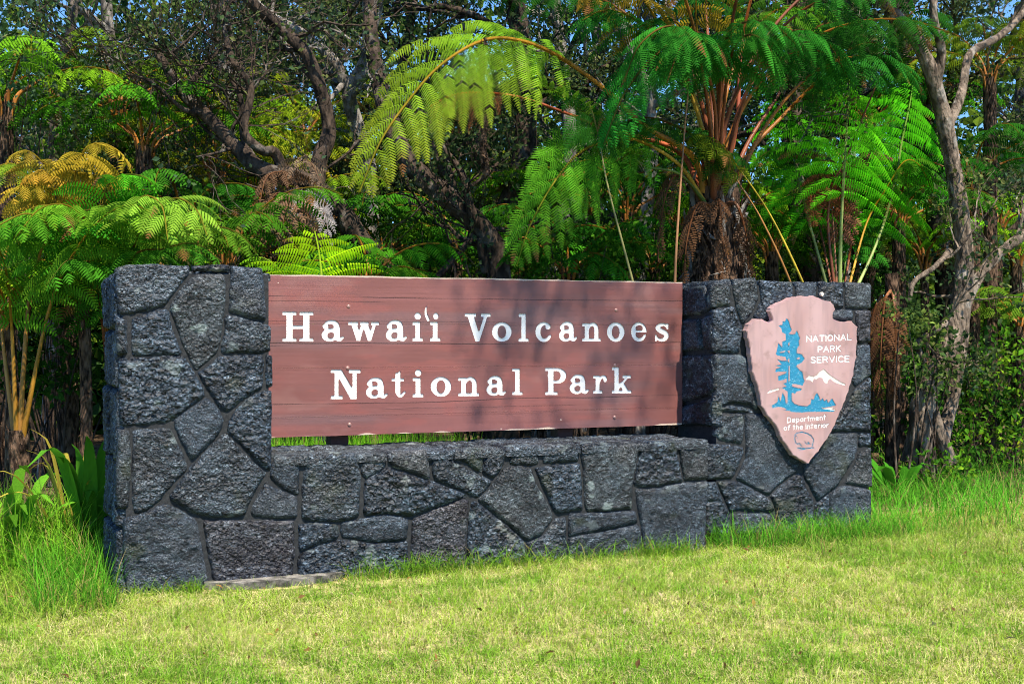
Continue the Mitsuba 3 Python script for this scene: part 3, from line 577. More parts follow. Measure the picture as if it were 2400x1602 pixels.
def text_line(txt, x0, yb0, x1, yb1, cap, w):
    gap, sp = .24, .34
    total = sum(SF[c][1] + gap if c != ' ' else sp for c in txt) - gap
    k = (x1 - x0) / total
    out, cx = [], 0.0
    for c in txt:
        if c == ' ':
            cx += sp
            continue
        out.append(unary_union([hl([(x0 + (cx + a) * k, yb0 + (yb1 - yb0) * (cx + a) / total - b * cap) for a, b in s], w) for s in SF[c][0]]))
        cx += SF[c][1] + gap
    return out
words = text_line('NATIONAL', 638, 500, 985, 485, 44, 9.8) + text_line('PARK', 727, 581, 902, 575, 44, 9.8) + text_line('SERVICE', 672, 664, 968, 655, 44, 9.8) \
    + text_line('Department', 486, 1132, 785, 1109, 38, 7.8) + text_line('of the Interior', 460, 1193, 808, 1168, 38, 7.8)
emblem = thing('arrowhead_emblem', 'pink brown arrowhead plaque with blue pine tree and white lettering on the right pillar', 'emblem')
carve = unary_union([TREE, SWOOSH, MOUNT, SNOW, BISON] + words)
ED = .0045
bev = arrow.buffer(-.004)
put(part(emblem, 'plate'), trimesh.util.concatenate([ext(bev.difference(carve), YE, YE + ED), ext(arrow.buffer(-.0015), YE + .0025, YE + ED).copy() if False else ext(arrow.buffer(-.0005).difference(arrow.buffer(-.0055)), YE + .003, YE + ED), ext(arrow, YE + ED, YE + .045)]), 'mat_plaque')
for nm, g, mt in [('pine_tree', TREE, 'mat_blue'), ('water', SWOOSH, 'mat_cream'), ('mountain', MOUNT, 'mat_cream'), ('snow_slope', SNOW, 'mat_cream'), ('bison', BISON, 'mat_blue')]:
    put(part(emblem, nm), ext(g.buffer(-.0002), YE + ED - .0012, YE + ED + .003), mt)
labels[emblem + '__pine_tree'] = {'label': 'blue carved pine tree over a blue meadow'}
labels[emblem + '__bison'] = {'label': 'blue line drawing of a bison at the tip'}
labels[emblem + '__mountain'] = {'label': 'white carved snowy mountain'}
for g in words:
    put(part(emblem, 'letter'), ext(g, YE + ED - .0014, YE + ED + .003), 'mat_white')
# wax-white blot above the emblem is lichen
put(part(wall, 'lichen_spot'), ext(Polygon([hx(787 + 9 * math.cos(a), 128 + 15 * math.sin(a)) for a in np.linspace(0, 6.28, 18)[:-1]]), Y1 - .006, Y1 + .02), 'mat_cream')


# ---------------------------------------------------------------- plants: tubes, leaves, fronds
def norm(v): return v / np.maximum(np.linalg.norm(v, axis=-1, keepdims=True), 1e-9)
def curve(pts, n=40):
    p = spl(np.asarray(pts, float), 12)
    s = np.concatenate([[0], np.cumsum(np.linalg.norm(np.diff(p, axis=0), axis=1))])
    t = np.linspace(0, s[-1], n)
    return np.column_stack([np.interp(t, s, p[:, k]) for k in range(3)])
def tube(p, rad, sides=8, rough=0.0, seed=0):
    p, rad = np.asarray(p, float), np.asarray(rad, float)
    t = norm(np.gradient(p, axis=0))
    ref = np.array([0, 1.0, 0]) if abs(t[:, 1]).mean() < .8 else np.array([1.0, 0, 0])
    a = norm(np.cross(t, ref)); b = np.cross(t, a)
    th = np.arange(sides) * 2 * np.pi / sides
    ring = a[:, None] * np.cos(th)[None, :, None] + b[:, None] * np.sin(th)[None, :, None]
    rr = np.repeat(rad[:, None], sides, 1)
    if rough:
        q = p[:, None] + ring * rad[:, None, None]
        rr = rr * (1 + rough * (meshkit.fbm(q * np.array([9, 9, 3.0]), 3, seed) - .5) * 2)
    v = (p[:, None] + ring * rr[..., None]).reshape(-1, 3)
    n = len(p)
    i, j = np.meshgrid(np.arange(n - 1), np.arange(sides), indexing='ij')
    q0, q1 = (i * sides + j).ravel(), (i * sides + (j + 1) % sides).ravel()
    f = np.vstack([np.stack([q0, q1, q1 + sides], 1), np.stack([q0, q1 + sides, q0 + sides], 1)])
    return v, f
class Bag:
    def __init__(s): s.v, s.f, s.c, s.n = [], [], [], 0
    def add(s, v, f, c=None):
        s.v.append(v); s.f.append(f + s.n); s.n += len(v)
        if c is not None: s.c.append(np.broadcast_to(c, (len(v), 3)))
    def mesh(s): return np.vstack(s.v), np.vstack(s.f)
    def put(s, key, mat, smooth=False):
        if s.n: put(key, s.mesh(), mat, smooth=smooth, color=np.vstack(s.c) if s.c else None)
def leaves(r, pos, size, col, up=.5, fold=.25, aspect=.5, out=None, far=False):
    """one folded two-sided leaf at each position: four triangles, or two for the far ones"""
    n = len(pos)
    d = norm(r.normal(size=(n, 3)) if out is None else r.normal(size=(n, 3)) * .7 + out)
    nn = norm(r.normal(size=(n, 3)) + np.array([0, -.25, up * 2]))
    s = norm(np.cross(d, nn)); nn = np.cross(s, d)
    L = (size * r.uniform(.6, 1.3, n))[:, None]
    w = L * aspect * .5
    if far:
        v = np.stack([pos, pos + d * L * .5 + s * w * 1.1 + nn * L * fold * .4, pos + d * L, pos + d * L * .45 - s * w * 1.1 + nn * L * fold * .4], 1).reshape(-1, 3)
        b = np.arange(n)[:, None] * 4
        return v, np.vstack([b + np.array((0, 2, 1)), b + np.array((0, 3, 2))]), np.repeat(np.clip(col, 0, 1), 4, 0)
    v = np.stack([pos, pos + d * L * .45 + s * w + nn * L * fold * .4, pos + d * L * .5, pos + d * L * .45 - s * w + nn * L * fold * .4, pos + d * L - nn * L * .12], 1).reshape(-1, 3)
    b = np.arange(n)[:, None] * 5
    f = np.vstack([b + np.array(t) for t in ((0, 2, 1), (0, 3, 2), (1, 2, 4), (2, 3, 4))])
    c = np.repeat(np.clip(col, 0, 1), 5, 0)
    return v, f, c
Z = np.array([0, 0, 1.0])
def frond(key, path, t0=.35, w=.45, n=24, col=(.10, .2, .02), tip=None, droop=.8, nrm=None, stalk=(.20, .075, .03), r0=.014, seed=0, sp=.0195, plen=.092, curl=0.0, lift=.0, pdroop=.35, fwd=(72, 42), dens=1.25):
    r = np.random.default_rng(seed + 17)
    S = curve(path, 60)
    seg = np.concatenate([[0], np.cumsum(np.linalg.norm(np.diff(S, axis=0), axis=1))])
    L = seg[-1]
    tan = norm(np.gradient(S, axis=0))
    rad = r0 * (1 - .85 * (seg / L) ** .8) * (1 + .7 * np.exp(-seg / .22)) + .0015
    i0 = int(np.searchsorted(seg, t0 * L)) + 1
    v, f = tube(S[:i0 + 1], rad[:i0 + 1], 6)
    sc = np.array(stalk)
    cs = sc * (.6 + .8 * meshkit.noise(np.column_stack([seg * 9, seg * 0 + seed, seg * 0]), 1))[:, None]
    cs = cs * (1 - np.clip(seg / L - t0, 0, 1))[:, None] + np.array(col) * np.clip(seg / L - t0, 0, 1)[:, None]
    put(key + '__stalk', (v, f), 'mat_stalk', smooth=True, color=np.repeat(cs[:i0 + 1], 6, 0))
    plen = plen * (.6 + .4 * w / .45)
    n = int(np.clip(L * (1 - t0) / (plen * dens), 7, 30)) if n is not None else 10
    bag = Bag()
    v, f = tube(S[i0:], rad[i0:], 5)
    bag.add(v, f, np.repeat(cs[i0:], 5, 0))
    col, tip = np.array(col, float), np.array(tip if tip is not None else col, float)
    col, tip = (np.minimum(c_ * (np.array([1.05, 1.32, 1.0]) if c_[1] > c_[0] else 1), .66) for c_ in (col, tip))
    for k in range(n):
        u = (k + .5) / n
        s = L * (t0 + (1 - t0) * (u * .97 + .02))
        p0 = np.array([np.interp(s, seg, S[:, i]) for i in range(3)])
        tt = norm(np.array([np.interp(s, seg, tan[:, i]) for i in range(3)]))
        up = np.array(nrm, float) if nrm is not None else Z + .001 * FWD
        up = norm(up - tt * (up @ tt))
        Lp = w * (.55 + .45 * min(u / .22, 1)) * (max(1 - u ** 2.4, 0)) ** .75 + .02
        ang = math.radians(fwd[0] + (fwd[1] - fwd[0]) * u)
        for sd in (-1, 1):
            side = np.cross(tt, up) * sd
            Lq = Lp * r.uniform(.86, 1.1)
            a = ang + r.normal() * .09
            d0 = norm(side * math.sin(a) + tt * math.cos(a) + up * (lift + r.normal() * .12))
            m = max(int(Lq / sp), 4)
            ss = (np.arange(m) + .5) / m
            dr = droop * r.uniform(.75, 1.25)
            dd = norm(d0[None] - Z[None] * (dr * 1.9 * ss ** 1.3)[:, None] + tt[None] * ((curl + r.normal() * .28) * ss)[:, None])
            q = p0 + np.cumsum(dd, 0) * (Lq / m)
            nn = norm(up[None] - dd * (dd @ up)[:, None])
            bad = np.linalg.norm(up[None] - dd * (dd @ up)[:, None], axis=1) < .15
            nn[bad] = norm(tt * 1.0)
            side2 = norm(np.cross(dd, nn)); nn = np.cross(side2, dd)
            lp = plen * (Lq / w if Lq < w else 1) ** .5 * (1 - ss ** 3 * .92) * (.75 + .25 * np.minimum(ss / .15, 1))
            cc = (col + (tip - col) * np.clip(u * .6 + ss * .5 - .2, 0, 1)[:, None]) * r.uniform(.68, 1.3) * r.uniform(.85, 1.15, m)[:, None]
            hw = (Lq / m) * .40
            keep = r.uniform(size=m) > .05
            if r.uniform() < .12: keep &= ss < r.uniform(.6, .95)
            brown = (r.uniform() < .10) * np.clip((ss - r.uniform(.3, .8)) * 4, 0, 1)
            cc = cc + (np.array([.22, .11, .04]) - cc) * brown[:, None]
            q, dd, nn, side2, lp, cc = q[keep], dd[keep], nn[keep], side2[keep], lp[keep], cc[keep]
            m = len(q)
            if m < 3: continue
            wo = r.uniform(.85, 1.12, (2, m))
            for h, sg in enumerate((-1, 1)):
                e = norm(side2 * sg + dd * .42 - nn * pdroop - Z * pdroop * .6) * (lp * wo[h])[:, None]
                vv = np.stack([q - dd * hw * .8, q + e * .55 - dd * hw * .75 - nn * (lp * .02)[:, None], q + e - nn * (lp * .12)[:, None], q + e * .5 + dd * hw * .8, q + dd * hw * .8], 1).reshape(-1, 3)
                b = np.arange(m)[:, None] * 5
                ff = np.vstack([b + np.array(t) for t in ((0, 1, 3), (0, 3, 4), (1, 2, 3))])
                bag.add(vv, ff, np.repeat(cc, 5, 0))
    bag.put(key, 'mat_frond')
def arch(p, az, e0, e1, L, n=9, r=None):
    """a frond's line: leaves p at elevation e0, ends at e1 (degrees)"""
    e = np.radians(e0 + (e1 - e0) * np.linspace(0, 1, n) ** 1.25)
    a = az + (r.normal() * .25 * np.linspace(0, 1, n) if r is not None else 0)
    d = np.stack([np.cos(e) * np.sin(a), np.cos(e) * np.cos(a), np.sin(e)], 1) * (L / n)
    return np.vstack([p, p + np.cumsum(d, 0)])
def trunk_fern(key, base, top, r0, r1, seed, mat='mat_fibre'):
    p = curve([base, base * .5 + top * .5 + np.array([.02, 0, 0]), top], 26)
    v, f = tube(p, np.linspace(r0, r1, 26), 18, .22, seed)
    bag = Bag(); bag.add(v, f)
    r = np.random.default_rng(seed)
    for _ in range(60):                          # stubs of old stalks
        t = r.uniform(.3, 1); i = int(t * 25)
        a = r.uniform(0, 6.28)
        o = np.array([math.cos(a), math.sin(a), 0])
        rr = r0 + (r1 - r0) * t
        b0 = p[i] + o * rr * .8
        l = r.uniform(.08, .22) * min(1, r0 / .16)
        e = o * r.uniform(.2, .5) + Z * r.uniform(.5, 1.0) * r.choice([1, 1, -.6])
        bag.add(*tube(np.array([b0, b0 + e * l * .5, b0 + e * l + r.normal(size=3) * .01]), np.array([.018, .013, .004]) * min(1, r0 / .14), 5))
    put(part(key, 'trunk'), bag.mesh(), mat, smooth=60)
    if r0 > .2:                                  # peeling strips of old stalk and husk
        for mt, nm, cnt in (('mat_fibre', 'fibre', 260), ('mat_bark_grey', 'husk', 110)):
            bag = Bag()
            for _ in range(cnt):
                t = r.uniform(.25, 1.0); i = int(t * 25)
                a = r.uniform(0, 6.28)
                o = np.array([math.cos(a), math.sin(a), 0]); sd = np.array([-math.sin(a), math.cos(a), 0])
                b0 = p[i] + o * (r0 + (r1 - r0) * t) * r.uniform(.95, 1.12)
                l = r.uniform(.10, .38)
                up = -1 if r.uniform() < .7 else 1
                pts = np.array([b0, b0 + Z * up * l * .35 + o * r.uniform(.0, .03) + sd * r.normal() * .02, b0 + Z * up * l * .7 + o * r.uniform(.01, .07) + sd * r.normal() * .04, b0 + Z * up * l * .95 + o * r.uniform(.02, .12) + sd * r.normal() * .06])
                w = r.uniform(.006, .02) if nm == 'fibre' else r.uniform(.012, .03)
                bag.add(*tube(pts, np.array([.7, 1, .8, .15]) * w, 4))
            k = part(key, nm)
            put(k, bag.mesh(), mt, smooth=60)
            labels[k] = {'label': 'shaggy strips of dead stalk' if nm == 'fibre' else 'pale peeling husk', 'kind': 'stuff'}
def fern(label, crown, spec, base=None, r0=.10, r1=.09, seed=1, cat='fern', group=None, trunk=True):
    key = thing('tree_fern', label, cat, group)
    if trunk:
        b = np.array([crown[0], crown[1], -.05]) if base is None else base
        trunk_fern(key, b, np.array(crown) + np.array([0, 0, .05]), r0, r1, seed)
    for i, s in enumerate(spec):
        s = dict(s)
        path = [np.array(q, float) for q in s.pop('path')]
        if trunk:
            h = path[1] - path[0]
            h = h / max(np.linalg.norm(h), 1e-6)
            path[0] = path[0] + np.array([h[0], h[1], 0]) * r1 * .75 - Z * .10
        k = part(key, 'frond')
        lab = s.pop('label', None)
        frond(k, path, seed=seed * 31 + i, **s)
        if lab: labels[k] = {'label': lab}
    return key
def dp(crown, *pts):                             # a path through points of the photograph (2349 wide) with their distances
    return [np.array(crown)] + [D(*q) for q in pts]
GREEN, LIME, DARK, YELL, OLIVE, BROWN, GREYB, MID = (.085, .20, .016), (.27, .40, .012), (.022, .090, .014), (.40, .29, .025), (.17, .20, .018), (.20, .085, .040), (.30, .25, .21), (.14, .24, .018)
RED, ORA, YST, GST = (.16, .050, .022), (.30, .12, .022), (.36, .24, .03), (.26, .34, .10)

# the large tree fern right of the middle
C0 = D(1640, 445, 8.6)
main = fern('large tree fern with thick shaggy trunk and red brown stalks behind the board', C0, [
    dict(path=dp(C0, (1590, 360, 8.5), (1480, 290, 8.4), (1390, 207, 8.3), (1290, 135, 8.2), (1200, 95, 8.1), (1110, 92, 8.0), (1010, 150, 7.95), (930, 240, 7.9), (870, 330, 7.9), (825, 440, 7.95)), t0=.42, w=.66, n=25, col=(.17, .30, .022), tip=(.30, .30, .03), droop=1.0, nrm=(-.25, -.7, .55), stalk=(.42, .20, .03), r0=.026, plen=.078, sp=.018, label='arching yellow green frond reaching far left'),
    dict(path=dp(C0, (1560, 350, 8.7), (1400, 298, 8.7), (1300, 260, 8.7), (1200, 225, 8.7), (1110, 212, 8.7), (1040, 218, 8.7), (985, 245, 8.7)), t0=.76, w=.36, n=9, col=BROWN, droop=2.2, stalk=(.36, .085, .03), r0=.024, plen=.05, label='red stalk with a dead brown tip'),
    dict(path=dp(C0, (1560, 380, 8.4), (1470, 325, 8.3), (1400, 322, 8.2), (1330, 350, 8.1), (1270, 420, 8.0), (1215, 520, 8.0), (1185, 610, 8.0)), t0=.28, w=.56, n=22, col=(.085, .25, .018), tip=(.13, .28, .025), droop=1.3, nrm=(.2, -.8, .45), stalk=YST, r0=.016, plen=.08, sp=.018, label='green frond hanging to the board'),
    dict(path=dp(C0, (1650, 250, 8.4), (1630, 100, 8.1), (1570, 80, 7.9), (1490, 140, 7.8), (1430, 220, 7.8), (1385, 330, 7.8)), t0=.40, w=.58, n=22, col=(.026, .17, .024), dens=1.0, droop=1.2, stalk=RED, r0=.024, nrm=(-.3, -.4, .8), plen=.08),
    dict(path=dp(C0, (1650, 250, 8.3), (1660, 110, 8.0), (1700, 55, 7.8), (1770, 55, 7.7), (1835, 110, 7.7)), t0=.48, w=.52, dens=1.0, n=17, col=(.030, .155, .022), droop=1.3, stalk=RED, r0=.024),
    dict(path=dp(C0, (1630, 300, 8.2), (1610, 160, 7.9), (1590, 90, 7.7), (1560, 110, 7.5), (1530, 190, 7.45)), t0=.55, w=.34, n=15, col=(.03, .14, .02), droop=1.3, stalk=RED, r0=.020),
    dict(path=dp(C0, (1720, 350, 8.7), (1800, 262, 8.7), (1870, 190, 8.6), (1940, 120, 8.5), (2010, 100, 8.4), (2070, 150, 8.4)), t0=.45, w=.52, n=20, col=DARK, droop=1.25, stalk=ORA, r0=.024),
    dict(path=dp(C0, (1715, 330, 8.9), (1790, 210, 9.0), (1840, 110, 9.0), (1880, 60, 9.0), (1950, 60, 9.0), (2010, 120, 9.0)), t0=.5, w=.52, n=20, col=DARK, droop=1.2, stalk=RED, r0=.024),
    dict(path=dp(C0, (1600, 250, 8.6), (1545, 120, 8.4), (1490, 20, 8.2), (1440, -40, 8.0), (1380, -50, 7.9), (1330, 0, 7.8)), t0=.52, w=.46, n=16, col=YELL, tip=(.36, .2, .03), droop=1.3, stalk=YST, r0=.022, label='yellowing frond cut by the top of the picture'),
    dict(path=dp(C0, (1620, 220, 8.6), (1600, 90, 8.5), (1600, -20, 8.3), (1640, -70, 8.1), (1720, -40, 8.0)), t0=.55, w=.42, n=14, col=YELL, droop=1.4, stalk=YST, r0=.014),
    dict(path=dp(C0, (1690, 280, 8.8), (1700, 120, 8.9), (1730, -20, 9.0), (1790, -80, 9.0), (1870, -60, 9.0)), t0=.55, w=.5, n=16, col=GREEN, droop=1.2, stalk=(.22, .05, .02), r0=.026),
    dict(path=dp(C0, (1600, 470, 8.25), (1578, 540, 8.2), (1570, 620, 8.2), (1572, 700, 8.2)), t0=.2, w=.17, n=12, col=(.16, .085, .045), droop=1.3, stalk=BROWN, r0=.012, plen=.05, label='dead brown frond against the trunk'),
    dict(path=dp(C0, (1690, 470, 8.3), (1712, 540, 8.3), (1716, 620, 8.3), (1712, 700, 8.3)), t0=.2, w=.16, n=12, col=(.13, .07, .04), droop=1.3, stalk=BROWN, r0=.012, plen=.05),
    dict(path=dp(C0, (1650, 460, 8.15), (1655, 520, 8.1), (1660, 590, 8.12), (1656, 660, 8.14)), t0=.2, w=.12, n=12, col=(.19, .10, .055), droop=1.3, stalk=BROWN, r0=.012, plen=.045),
    dict(path=dp(C0, (1560, 400, 8.4), (1530, 440, 8.3), (1515, 520, 8.3), (1510, 600, 8.3)), t0=.3, w=.16, n=12, col=(.15, .08, .045), droop=1.3, stalk=BROWN, r0=.012, plen=.05),
    dict(path=dp(C0, (1700, 250, 8.3), (1760, 120, 8.1), (1830, 70, 8.0), (1900, 100, 7.9), (1950, 190, 7.9)), t0=.5, w=.52, dens=1.0, col=(.03, .16, .02), droop=1.25, stalk=RED, r0=.02),
    dict(path=dp(C0, (1750, 300, 8.5), (1850, 180, 8.4), (1960, 130, 8.4), (2060, 150, 8.4), (2120, 220, 8.4)), t0=.45, w=.52, dens=1.0, col=(.025, .13, .02), droop=1.25, stalk=ORA, r0=.02),
    dict(path=dp(C0, (1640, 250, 8.2), (1600, 110, 7.8), (1540, 60, 7.6), (1470, 100, 7.5), (1430, 190, 7.5)), t0=.52, w=.46, dens=1.0, col=(.035, .17, .022), droop=1.25, stalk=RED, r0=.02),
    dict(path=dp(C0, (1660, 250, 8.2), (1680, 120, 7.9), (1720, 80, 7.7), (1765, 110, 7.6), (1790, 190, 7.6)), t0=.52, w=.44, dens=1.0, col=(.035, .16, .02), droop=1.25, stalk=RED, r0=.02),
    dict(path=dp(C0, (1680, 300, 8.4), (1720, 200, 8.3), (1800, 130, 8.2), (1890, 120, 8.0), (1960, 180, 7.9)), t0=.52, w=.40, n=16, col=(.02, .10, .015), droop=1.3, stalk=RED, r0=.013),
    dict(path=dp(C0, (1560, 400, 8.3), (1480, 380, 8.3), (1420, 330, 8.2), (1330, 250, 8.1), (1230, 185, 8.0), (1120, 152, 7.9)), t0=.34, w=.17, n=18, col=(.15, .28, .02), droop=.25, stalk=(.10, .16, .03), r0=.011, plen=.04, sp=.014, lift=.3, label='young pale frond still uncurling'),
    dict(path=dp(C0, (1600, 330, 8.5), (1550, 290, 8.4), (1480, 270, 8.4), (1400, 300, 8.3), (1350, 380, 8.3)), t0=.3, w=.4, n=18, col=(.035, .12, .014), droop=1.2, stalk=RED, r0=.012),
    dict(path=dp(C0, (1610, 300, 9.2), (1590, 180, 9.8), (1570, 90, 10.3), (1560, 60, 10.9), (1560, 100, 11.4)), t0=.5, w=.5, n=16, col=DARK, droop=1.0, stalk=RED, r0=.015),
    dict(path=dp(C0, (1680, 300, 9.2), (1720, 190, 9.8), (1760, 110, 10.3), (1800, 90, 10.9), (1840, 130, 11.4)), t0=.5, w=.5, n=16, col=DARK, droop=1.0, stalk=RED, r0=.015),
] + [dict(path=arch(C0, az, e0, e1, L, r=np.random.default_rng(int(az * 100))), t0=.58, w=.5, n=16, col=c, droop=1.2, stalk=st, r0=.022) for az, e0, e1, L, c, st in
    [(.3, 86, 5, 3.0, DARK, RED), (1.1, 84, -10, 2.9, GREEN, ORA), (1.9, 82, 0, 3.1, DARK, RED), (2.6, 84, -15, 2.6, (.03, .14, .02), RED), (3.3, 85, -5, 2.8, GREEN, RED), (4.1, 83, -15, 2.9, DARK, ORA), (4.8, 84, 0, 3.0, GREEN, RED), (5.5, 82, -10, 3.0, DARK, RED), (2.2, 78, -20, 2.5, DARK, ORA), (4.4, 76, -25, 2.4, (.03, .14, .02), YST)]],
    r0=.25, r1=.18, seed=4, group=None)
dead = Bag()                                     # dead frond hanging from the long arching one
r = np.random.default_rng(9)
rope = curve([D(1112, 88, 8.0), D(1105, 160, 8.0), D(1112, 250, 8.02), D(1108, 330, 8.0), D(1116, 402, 8.02)], 30)
dead.add(*tube(rope, .014 + .016 * np.abs(np.sin(np.linspace(0, 9, 30))) * np.linspace(.5, 1, 30), 7, .3, 2))
for _ in range(260):
    i = r.integers(1, 29); q0 = rope[i] + r.normal(size=3) * .012
    e = norm(r.normal(size=3) + np.array([0, 0, -1.2])) * r.uniform(.03, .09)
    dead.add(*tube(np.array([q0, q0 + e * .6 + r.normal(size=3) * .008, q0 + e]), [.004, .004, .001], 3))
put(part(main, 'dead_frond'), dead.mesh(), 'mat_fibre', smooth=60)
labels[main + '__dead_frond'] = {'label': 'shrivelled brown frond hanging straight down'}

# ferns right of it
C1 = D(1925, 700, 8.7)
fern('bright green tree fern facing the camera, pale green upright stalk, right of the thick trunk', C1, [
    dict(path=dp(C1, (1928, 560, 8.6), (1934, 430, 8.5), (1940, 330, 8.55), (1946, 240, 8.7), (1950, 175, 9.0)), t0=.40, w=.66, n=14, col=(.12, .46, .014), tip=(.18, .50, .02), droop=.62, nrm=(0, -1, .5), stalk=GST, r0=.019, plen=.085, sp=.021, fwd=(96, 76), pdroop=.9, dens=1.1, label='frond held upright on a pale green stalk'),
    dict(path=dp(C1, (2010, 560, 8.9), (2050, 430, 8.9), (2070, 320, 8.95), (2085, 250, 9.1), (2095, 190, 9.4)), t0=.35, w=.56, n=14, col=(.10, .42, .014), droop=.6, nrm=(0, -1, .5), stalk=GST, r0=.015, sp=.021, fwd=(96, 76), pdroop=.9, dens=1.1),
    dict(path=dp(C1, (1870, 560, 8.9), (1835, 430, 8.9), (1815, 330, 8.95), (1800, 270, 9.1), (1790, 220, 9.4)), t0=.35, w=.54, n=14, col=(.09, .40, .014), droop=.6, nrm=(0, -1, .5), stalk=GST, r0=.015, sp=.021, fwd=(96, 76), pdroop=.9, dens=1.1),
    dict(path=dp(C1, (1985, 520, 8.9), (2035, 430, 8.8), (2075, 370, 8.7), (2110, 380, 8.7), (2140, 440, 8.7)), t0=.5, w=.34, n=15, col=(.06, .16, .012), droop=.9, stalk=(.42, .24, .02), r0=.013),
    dict(path=dp(C1, (1900, 480, 8.8), (1955, 330, 8.7), (2020, 170, 8.6), (2060, 70, 8.5), (2110, 20, 8.5), (2180, 40, 8.5)), t0=.68, w=.45, n=16, col=DARK, droop=1.2, stalk=RED, r0=.014),
    dict(path=dp(C1, (1880, 520, 9.2), (1850, 420, 9.2), (1820, 360, 9.1), (1780, 340, 9.0), (1730, 370, 8.9)), t0=.4, w=.40, n=15, col=(.04, .17, .015), droop=1.1, stalk=RED, r0=.012),
    dict(path=dp(C1, (1960, 520, 9.2), (1990, 430, 9.3), (2030, 400, 9.3), (2090, 410, 9.3)), t0=.3, w=.42, n=15, col=(.03, .14, .015), droop=1.1, stalk=RED, r0=.012),
    dict(path=dp(C1, (1910, 500, 8.9), (1895, 420, 8.8), (1880, 400, 8.7), (1870, 440, 8.65), (1865, 520, 8.6)), t0=.45, w=.22, n=14, col=(.22, .075, .035), droop=1.0, stalk=BROWN, r0=.009, label='dead rust brown frond'),
    dict(path=dp(C1, (1935, 450, 9.0), (1960, 370, 8.9), (2000, 345, 8.8), (2050, 365, 8.8)), t0=.35, w=.17, n=12, col=(.25, .11, .07), droop=1.0, stalk=BROWN, r0=.009),
    dict(path=dp(C1, (1925, 450, 9.0), (1905, 370, 8.9), (1870, 343, 8.8), (1820, 360, 8.8)), t0=.35, w=.17, n=12, col=(.25, .11, .07), droop=1.0, stalk=BROWN, r0=.009),
    dict(path=dp(C1, (1900, 480, 9.4), (1860, 330, 9.8), (1830, 270, 10.2), (1790, 250, 10.5)), t0=.4, w=.5, n=15, col=(.07, .27, .012), droop=.6, stalk=GREEN, r0=.012, nrm=(0, -.6, 1)),
    dict(path=dp(C1, (1960, 460, 9.5), (2020, 320, 9.9), (2060, 260, 10.2), (2110, 230, 10.5)), t0=.4, w=.5, n=15, col=(.07, .27, .012), droop=.6, stalk=GREEN, r0=.012, nrm=(0, -.6, 1)),
], r0=.10, r1=.09, seed=12)
C7 = D(2045, 640, 8.8)
fern('dead brown fern hanging limp beside the right pillar', C7, [
    dict(path=dp(C7, (2030, 690, 8.6), (2022, 780, 8.5), (2018, 880, 8.5), (2016, 960, 8.5)), t0=.15, w=.16, n=12, col=(.15, .075, .04), droop=1.3, stalk=BROWN, r0=.010, plen=.05),
    dict(path=dp(C7, (2050, 690, 8.7), (2055, 780, 8.6), (2048, 870, 8.6), (2050, 940, 8.6)), t0=.15, w=.16, n=12, col=(.20, .10, .05), droop=1.3, stalk=BROWN, r0=.010, plen=.05),
    dict(path=dp(C7, (2020, 680, 8.9), (2000, 740, 8.9), (2000, 840, 8.9), (2010, 930, 8.9)), t0=.15, w=.16, n=12, col=(.11, .06, .035), droop=1.3, stalk=BROWN, r0=.010, plen=.05)], r0=.06, r1=.06, seed=33)
def bare_stalks(label, rows):                    # tall fern stalks whose blades hang above the frame
    for k, (lab, pts, c, r0, blade) in enumerate(rows):
        P = [D(*q) for q in pts]
        P[0][2] = max(P[0][2], -.05)
        fern(lab, P[0], [dict(path=P, t0=.72, w=.4, n=15, col=blade, droop=1.1, stalk=c, r0=r0)], trunk=False, seed=40 + k)
bare_stalks('', [
    ('single fern frond on a straight tan stalk rising left of the thick trunk', [(1545, 860, 7.9), (1550, 600, 7.9), (1568, 330, 8.0), (1580, 160, 8.0), (1560, 60, 8.1), (1500, 40, 8.2)], (.24, .12, .05), .013, DARK),
    ('single fern frond on a leaning olive stalk behind the right half of the board', [(1505, 860, 7.8), (1450, 640, 7.8), (1395, 430, 7.9), (1370, 300, 8.0), (1340, 220, 8.1), (1280, 200, 8.2)], (.20, .19, .06), .012, DARK),
    ('single fern frond on a bright yellow stalk leaning left over the right pillar', [(1900, 800, 8.0), (1838, 640, 8.0), (1765, 490, 8.1), (1690, 380, 8.1), (1640, 320, 8.2), (1580, 310, 8.3)], (.40, .30, .02), .013, OLIVE),
    ('single fern frond on an orange stalk just left of the yellow one', [(1860, 800, 8.1), (1810, 640, 8.1), (1745, 500, 8.2), (1690, 410, 8.3), (1660, 330, 8.4), (1600, 290, 8.5)], (.28, .13, .03), .012, DARK)])

